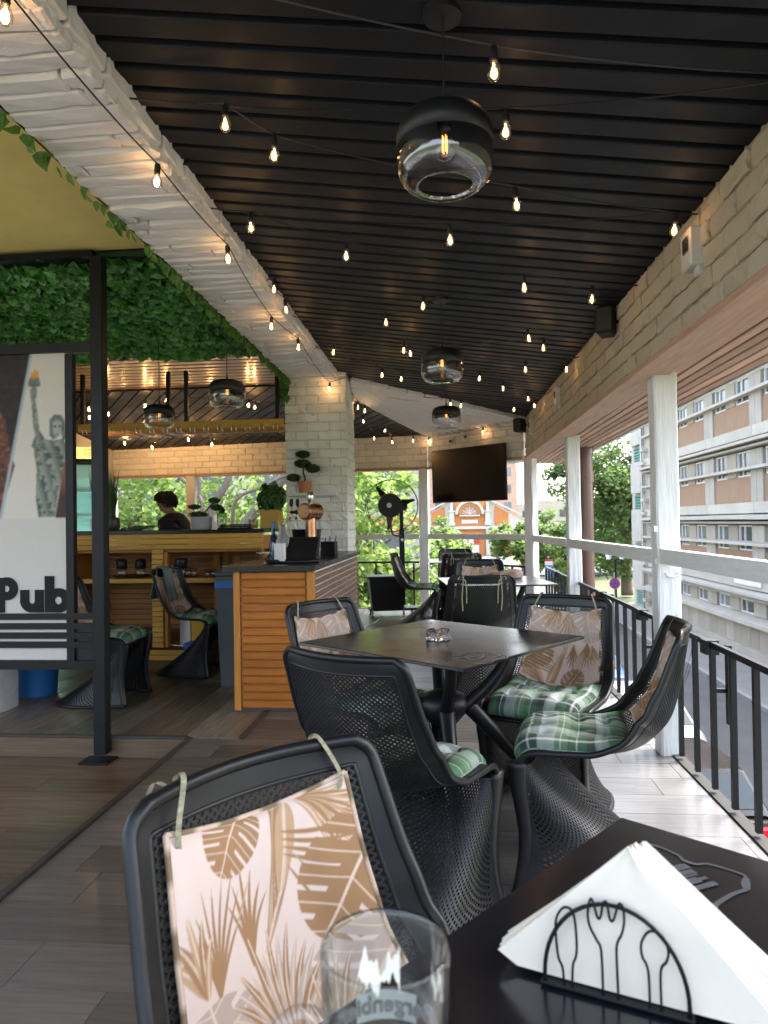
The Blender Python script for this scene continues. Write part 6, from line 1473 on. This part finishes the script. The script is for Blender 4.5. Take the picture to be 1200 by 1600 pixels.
for i in range(8):
    for j in range(5): w = MB().box((-8.4+i*2.4,-5.02,1.6+j*3),(1.2,.1,1.5)).build('window', M['facade_glass'], pk)
pw = empty('white_block', (20,150,GZ), 0, 'low pale building on the horizon beyond the park trees', 'building'); MB().box((0,0,4.2),(26,8,8.4)).build('wall', M['concrete_light'], pw); MB().box((3,0,8.8),(10,6,.8)).build('roof_parapet', M['concrete'], pw)
for i in range(10): MB().box((-11.5+i*2.5,-4.02,6.4),(1.3,.1,1.3)).build('window', M['facade_glass'], pw)
rb = empty('row_house', (-12,34,GZ), 0, 'white house with orange brick bands behind the branches', 'building')
MB().box((0,0,4.5),(22,8,9)).build('wall', M['concrete_light'], rb)
for j in range(3): MB().box((0,-4.03,2.0+j*2.9),(22,.1,.7)).build('brick_band', M['red_brick_far'], rb)
for i in range(8):
    for j in range(3): MB().box((-9.5+i*2.7,-4.05,3.6+j*2.9),(1.2,.12,1.6)).build('window', M['facade_glass'], rb)
# --- trees ----------------------------------------------------------------------------------------
M['leaf_spring'] = leaf_mat('leaf_spring', (.085,.155,.028), (.24,.32,.085), .55, .5)
M['leaf_mid'] = leaf_mat('leaf_mid', (.050,.105,.028), (.135,.20,.06), .55, .45)
M['leaf_park'] = leaf_mat('leaf_park', (.070,.125,.03), (.17,.24,.065), .6, .4)
def foliage(mb, cols, c, r, n, s, rn, hang=.5, shell_=.35):
    for _ in range(n):
        d = Vector((rn.gauss(0,1),rn.gauss(0,1),rn.gauss(0,1))).normalized(); q = rn.random()**shell_
        p = Vector((c[0]+d.x*r[0]*q, c[1]+d.y*r[1]*q, c[2]+d.z*r[2]*q))
        n_ = Vector((rn.gauss(0,.7),rn.gauss(0,.7),.8)).normalized(); t = Vector((rn.gauss(0,1),rn.gauss(0,1),-hang)); t = (t-n_*t.dot(n_)).normalized(); b = n_.cross(t); k = s*rn.uniform(.6,1.25)
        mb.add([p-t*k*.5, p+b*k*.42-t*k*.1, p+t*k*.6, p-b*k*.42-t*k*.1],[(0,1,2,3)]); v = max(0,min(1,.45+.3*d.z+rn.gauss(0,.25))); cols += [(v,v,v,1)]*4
def clumps(c, r, n, sub, rn):
    out = []
    for _ in range(n):
        d = Vector((rn.gauss(0,1),rn.gauss(0,1),rn.gauss(0,1))).normalized(); q = rn.random()**.45; out.append(((c[0]+d.x*r[0]*q,c[1]+d.y*r[1]*q,c[2]+d.z*r[2]*q),(sub*rn.uniform(.6,1.2),)*2+(sub*rn.uniform(.4,.8),)))
    return out
def tree(loc, label, trunk_h, tr, crown_c, crown_r, ncl, nleaf, ls, m, seed, sub, limbs=None, grp=None, name='tree'):
    rn = random.Random(seed); e = empty(name, loc, 0, label, 'tree', grp); mb = MB()
    tp = [(0,0,0),(rn.uniform(-.1,.1),rn.uniform(-.1,.1),trunk_h*.5),(0,0,trunk_h)]
    P = spline(tp,4); mb.tube(P,[tr*(1.15-.4*i/(len(P)-1)) for i in range(len(P))],9)
    cl = clumps(crown_c, crown_r, ncl, sub, rn)
    for (c, r) in cl[:14] if limbs is None else []:
        a = Vector((0,0,trunk_h*rn.uniform(.7,1))); b_ = Vector(c); q = spline([a, a.lerp(b_,.5)+Vector((rn.uniform(-.2,.2),rn.uniform(-.2,.2),.25)), b_],4); mb.tube(q,[tr*.45*(1-.8*i/(len(q)-1)) for i in range(len(q))],6)
    for pts, r0, r1 in (limbs or []):
        q = spline([Vector(p)-Vector(loc) for p in pts],5); mb.tube(q,[r0+(r1-r0)*i/(len(q)-1) for i in range(len(q))],8)
    mb.build('trunk', M['bark'], e, smooth=True); mb = MB(); cols = []
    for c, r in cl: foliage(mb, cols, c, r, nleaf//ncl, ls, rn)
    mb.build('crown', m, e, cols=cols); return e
tree((-4.55,14.2,GZ),'large pale green tree whose grey limbs cross the bar window',3.9,.22,(-.2,1.2,5.4),(3.4,2.2,2.6),70,7200,.14,M['leaf_spring'],3,.75,
  limbs=[([(-4.55,14.2,.1),(-4.45,14.0,.75),(-4.1,14,1.28),(-3.3,14,2.2),(-2.8,13.9,3.0)],.16,.07),([(-4.5,14.2,.3),(-4.75,14,1.1),(-4.85,14,1.55),(-4.5,14,2.15),(-4.3,14.2,3.2)],.13,.06),([(-4.5,14.2,.5),(-5.4,14,1.25),(-5.3,14,1.6),(-5.1,14,2.15),(-5.3,14.2,3)],.10,.04),([(-4.45,14.2,.9),(-4.35,14,1.7),(-3.75,14,2.0),(-2.9,13.8,2.35)],.05,.02),([(-4.4,14.2,.6),(-5.05,14,1.2),(-5.1,14,1.8),(-6.0,14,2.6)],.06,.03),([(-4.5,14.1,.4),(-3.9,13.9,1.5),(-3.0,13.9,1.75)],.04,.02)])
tree((-7.6,15.5,GZ),'pale green tree beyond the grass plants on the back bar',3.6,.2,(0,.5,5.0),(2.8,2.2,2.4),55,5200,.15,M['leaf_spring'],4,.75)
tree((-1.75,15.8,GZ),'light green tree filling the opening behind the misting fan',3.0,.16,(0,0,3.9),(1.75,1.6,2.7),60,7200,.15,M['leaf_spring'],5,.60)
tree((-3.4,20.5,GZ),'mid green tree between the column and the fan',3.2,.2,(0,0,4.4),(2.4,2,2.6),50,4200,.19,M['leaf_park'],6,.75)
tree((-.3,22,GZ),'low bushy tree below the handrail behind the fan',1.0,.14,(0,0,2.0),(2.0,1.6,1.7),40,3600,.18,M['leaf_park'],7,.55)
tree((-.9,58,GZ),'round park tree in front of the brick hall, fan side',1.6,.2,(0,0,2.9),(2.5,2.2,2.2),40,3600,.34,M['leaf_park'],8,.8)
tree((5.9,56,GZ),'round park tree in front of the brick hall, sign side',1.6,.2,(0,0,3.0),(2.6,2.2,2.3),40,3600,.34,M['leaf_park'],9,.8)
tree((9.5,60,GZ),'broad park tree between the corner post and the downpipe post',1.8,.25,(0,0,3.2),(3.4,3,2.6),50,4600,.36,M['leaf_park'],10,.95)
tree((7.2,46,GZ),'small bright shrub tree beside the blue street sign',.6,.12,(0,0,1.3),(1.4,1.2,1.2),24,1800,.22,M['leaf_spring'],11,.5)
tree((3.6,52,GZ),'dark low conifer in front of the hall steps',.5,.12,(0,0,1.1),(1.5,1.2,1.0),24,1800,.22,M['leaf_mid'],12,.5)
tree((11.6,47,GZ),'tall dark green tree rising behind the stair tower',4.2,.35,(-.6,0,6.6),(4.4,3.6,5.2),150,16000,.26,M['leaf_mid'],13,1.0)
tree((15,66,GZ),'broad green tree behind the stair tower tree',3.0,.3,(0,0,4.8),(5,4,4.4),60,5000,.45,M['leaf_mid'],14,1.3)
tree((-6.5,60,GZ),'park tree left of the brick hall',2.0,.25,(0,0,4.2),(4.2,3,3.6),60,5000,.40,M['leaf_park'],15,1.2)
tree((24,90,GZ),'distant park tree under the pale horizon building',2.0,.25,(0,0,3.6),(8,3,3.2),60,4200,.5,M['leaf_park'],16,1.4)
# --- street furniture --------------------------------------------------------------------------------
ns = empty('no_stopping_sign', (7.35,32,GZ+.0), 0, 'round red and blue no stopping sign on a pole', 'road sign')
MB().tube([(0,0,0),(0,0,2.6)],.03,10).build('pole', M['steel'], ns)
for nm, r, y, m in (('sign_rim',.24,-.045,M['sign_red']),('sign_face',.20,-.052,M['sign_blue'])): MB().tube([(0,y+.008,2.1),(0,y,2.1)],r,28).build(nm, m, ns)
for a in (45,-45): MB().box((0,-.058,2.1),(.40,.010,.055),M=Matrix.Rotation(R(a),3,'Y')).build('sign_cross', M['sign_red'], ns)
sl_ = empty('street_lamp', (7.75,33.5,GZ), 0, 'twin headed street lamp beside the no stopping sign', 'street lamp'); MB().tube([(0,0,0),(0,0,3.1)],[.06,.045],10).build('pole', M['black_metal'], sl_)
for s in (-1,1): MB().bar((0,0,3.05),(s*.3,0,3.15),.04).build('arm', M['black_metal'], sl_); MB().lathe([(.10,0),(.17,.30),(.12,.34),(0,.40)],12,c=(s*.3,0,3.1),cap=False).build('lantern', M['light_clear'], sl_, smooth=True); MB().lathe([(.18,.3),(.20,.34),(.08,.45),(0,.46)],12,c=(s*.3,0,3.1),cap=False).build('lantern_cap', M['signal_blue'], sl_, smooth=True)
bs = empty('street_sign', (5.75,41,GZ), 0, 'blue and white information sign with a red top beside the road', 'sign'); MB().tube([(0,.04,0),(0,.04,2.2)],.04,8).build('pole', M['steel'], bs)
MB().box((0,0,2.0),(.46,.06,.75)).build('panel', M['signal_blue'], bs); MB().box((0,0,2.5),(.46,.06,.22)).build('panel_top', M['sign_white'], bs); MB().box((0,-.005,2.66),(.46,.06,.10)).build('panel_cap', M['sign_red'], bs)
for k in range(4): MB().box((-.05+.05*(k%2),-.036,1.78+k*.15),(.2,.012,.05)).build('print_line', M['sign_white'], bs)
# --- cars --------------------------------------------------------------------------------------------
def car(x, y, rz, paint, label, est=False):
    e = empty('parked_car', (x,y,GZ+.0), rz, label, 'car'); L_, W_ = 4.3, 1.76
    # sections along the length: (y, half width low, half width belt, z low, z belt)
    ys = [-2.12,-2.05,-1.7,-1.1,-.2,.7,1.3,1.8,2.08,2.14]
    belt = [.62,.86,.94,.96,.95,.93,.88,.80,.70,.55]; hw = [.66,.80,.87,.88,.88,.88,.87,.84,.76,.62]; lo = [.42,.30,.22,.20,.20,.20,.20,.22,.30,.40]
    mb = MB(); n = 12
    for i, yy in enumerate(ys):
        pts = []
        for (fx, fz) in ((-.86,0),(-1,.18),(-1,.62),(-.985,.88),(-.90,1.0),(-.45,1.03),(0,1.04),(.45,1.03),(.90,1.0),(.985,.88),(1,.62),(1,.18)):
            pts.append((fx*hw[i], yy, lo[i]+(belt[i]-lo[i])*fz))
        mb.v += pts
    for i in range(len(ys)-1):
        for k in range(n): mb.f.append((i*n+k, i*n+(k+1)%n, (i+1)*n+(k+1)%n, (i+1)*n+k))
    mb.f += [tuple(range(n))[::-1], tuple((len(ys)-1)*n+k for k in range(n))]
    b = mb.build('body', paint, e, smooth=True, angle=40)
    # cabin: rear window foot, roof, windscreen foot
    cab = [(-1.95 if est else -1.62,.80,.93),(-1.45 if est else -1.05,.62,1.42),(-.5,.63,1.47),(.25,.62,1.43),(1.05,.78,.90)]
    mb = MB(); n = 8
    for yy, w, z in cab:
        z0 = .90; k = (z-z0)/.55
        mb.v += [(-.80,yy*(1 if z<1 else .98)+0,z0-.04),(-.80+(.80-w)*.5,yy,z0+(z-z0)*.5),(-w,yy,z-.03),(-w+.10,yy,z),(w-.10,yy,z),(w,yy,z-.03),(.80-(.80-w)*.5,yy,z0+(z-z0)*.5),(.80,yy*(1 if z<1 else .98),z0-.04)]
    for i in range(len(cab)-1):
        for k in range(n-1): mb.f.append((i*n+k, i*n+k+1, (i+1)*n+k+1, (i+1)*n+k))
    mb.build('cabin', paint, e, smooth=True, angle=30)
    def glass(name, q, off): 
        q = [Vector(p) for p in q]; nrm = (q[1]-q[0]).cross(q[3]-q[0]).normalized()*off; MB().add([p+nrm for p in q]+[p for p in q],[(0,1,2,3),(0,4,5,1),(1,5,6,2),(2,6,7,3),(3,7,4,0)]).build(name, M['car_glass'], e)
    r0, r1 = cab[0], cab[1]
    def lp(a, b, t, s): return (s*(a[1]+(b[1]-a[1])*t-.07), a[0]+(b[0]-a[0])*t, a[2]+(b[2]-a[2])*t+.004)
    glass('rear_window', [lp(r0,r1,.12,-1),lp(r0,r1,.12,1),lp(r0,r1,.90,1),lp(r0,r1,.90,-1)], .012)
    f0, f1 = cab[4], cab[3]; glass('windscreen', [lp(f0,f1,.12,1),lp(f0,f1,.12,-1),lp(f0,f1,.90,-1),lp(f0,f1,.90,1)], .012)
    for s in (-1,1):
        q = [(s*.795,-1.2,.98),(s*.795,.75,.98),(s*.665,.25,1.36),(s*.665,-.95,1.36)]; glass('side_window', q if s > 0 else q[::-1], .016)
        MB().box((s*.66,-2.07,.72),(.26,.10,.20),ch=.03).build('tail_light', M['light_red'], e); MB().box((s*.63,2.06,.64),(.30,.10,.14),ch=.03).build('headlight', M['light_clear'], e)
        for yy in (-1.32,1.32):
            w = MB().tube([(s*.70,yy,.31),(s*.89,yy,.31)],.31,24).build('wheel', M['rubber'], e, smooth=True, angle=40); MB().tube([(s*.885,yy,.31),(s*.897,yy,.31)],.19,16).build('rim', M['steel'], w)
    MB().box((0,-2.125,.60),(.50,.02,.11)).build('number_plate', M['sign_white'], e); MB().lathe([(0,0),(.05,0),(0,.01)],12,cap=False).build('badge', M['chrome'], e, loc=(0,-2.07,.84))
    return e
car(3.40,11.45,R(3),M['car_dark'],'dark brown hatchback parked directly below the deck railing',True).scale = (1,.82,1)
car(3.85,15.45,R(2),M['car_white'],'white car parked ahead of the dark brown hatchback')
car(3.75,20.6,R(2),M['car_blue'],'blue car parked along the street railing')
car(6.2,34,R(4),M['car_silver'],'silver car parked near the no stopping sign')
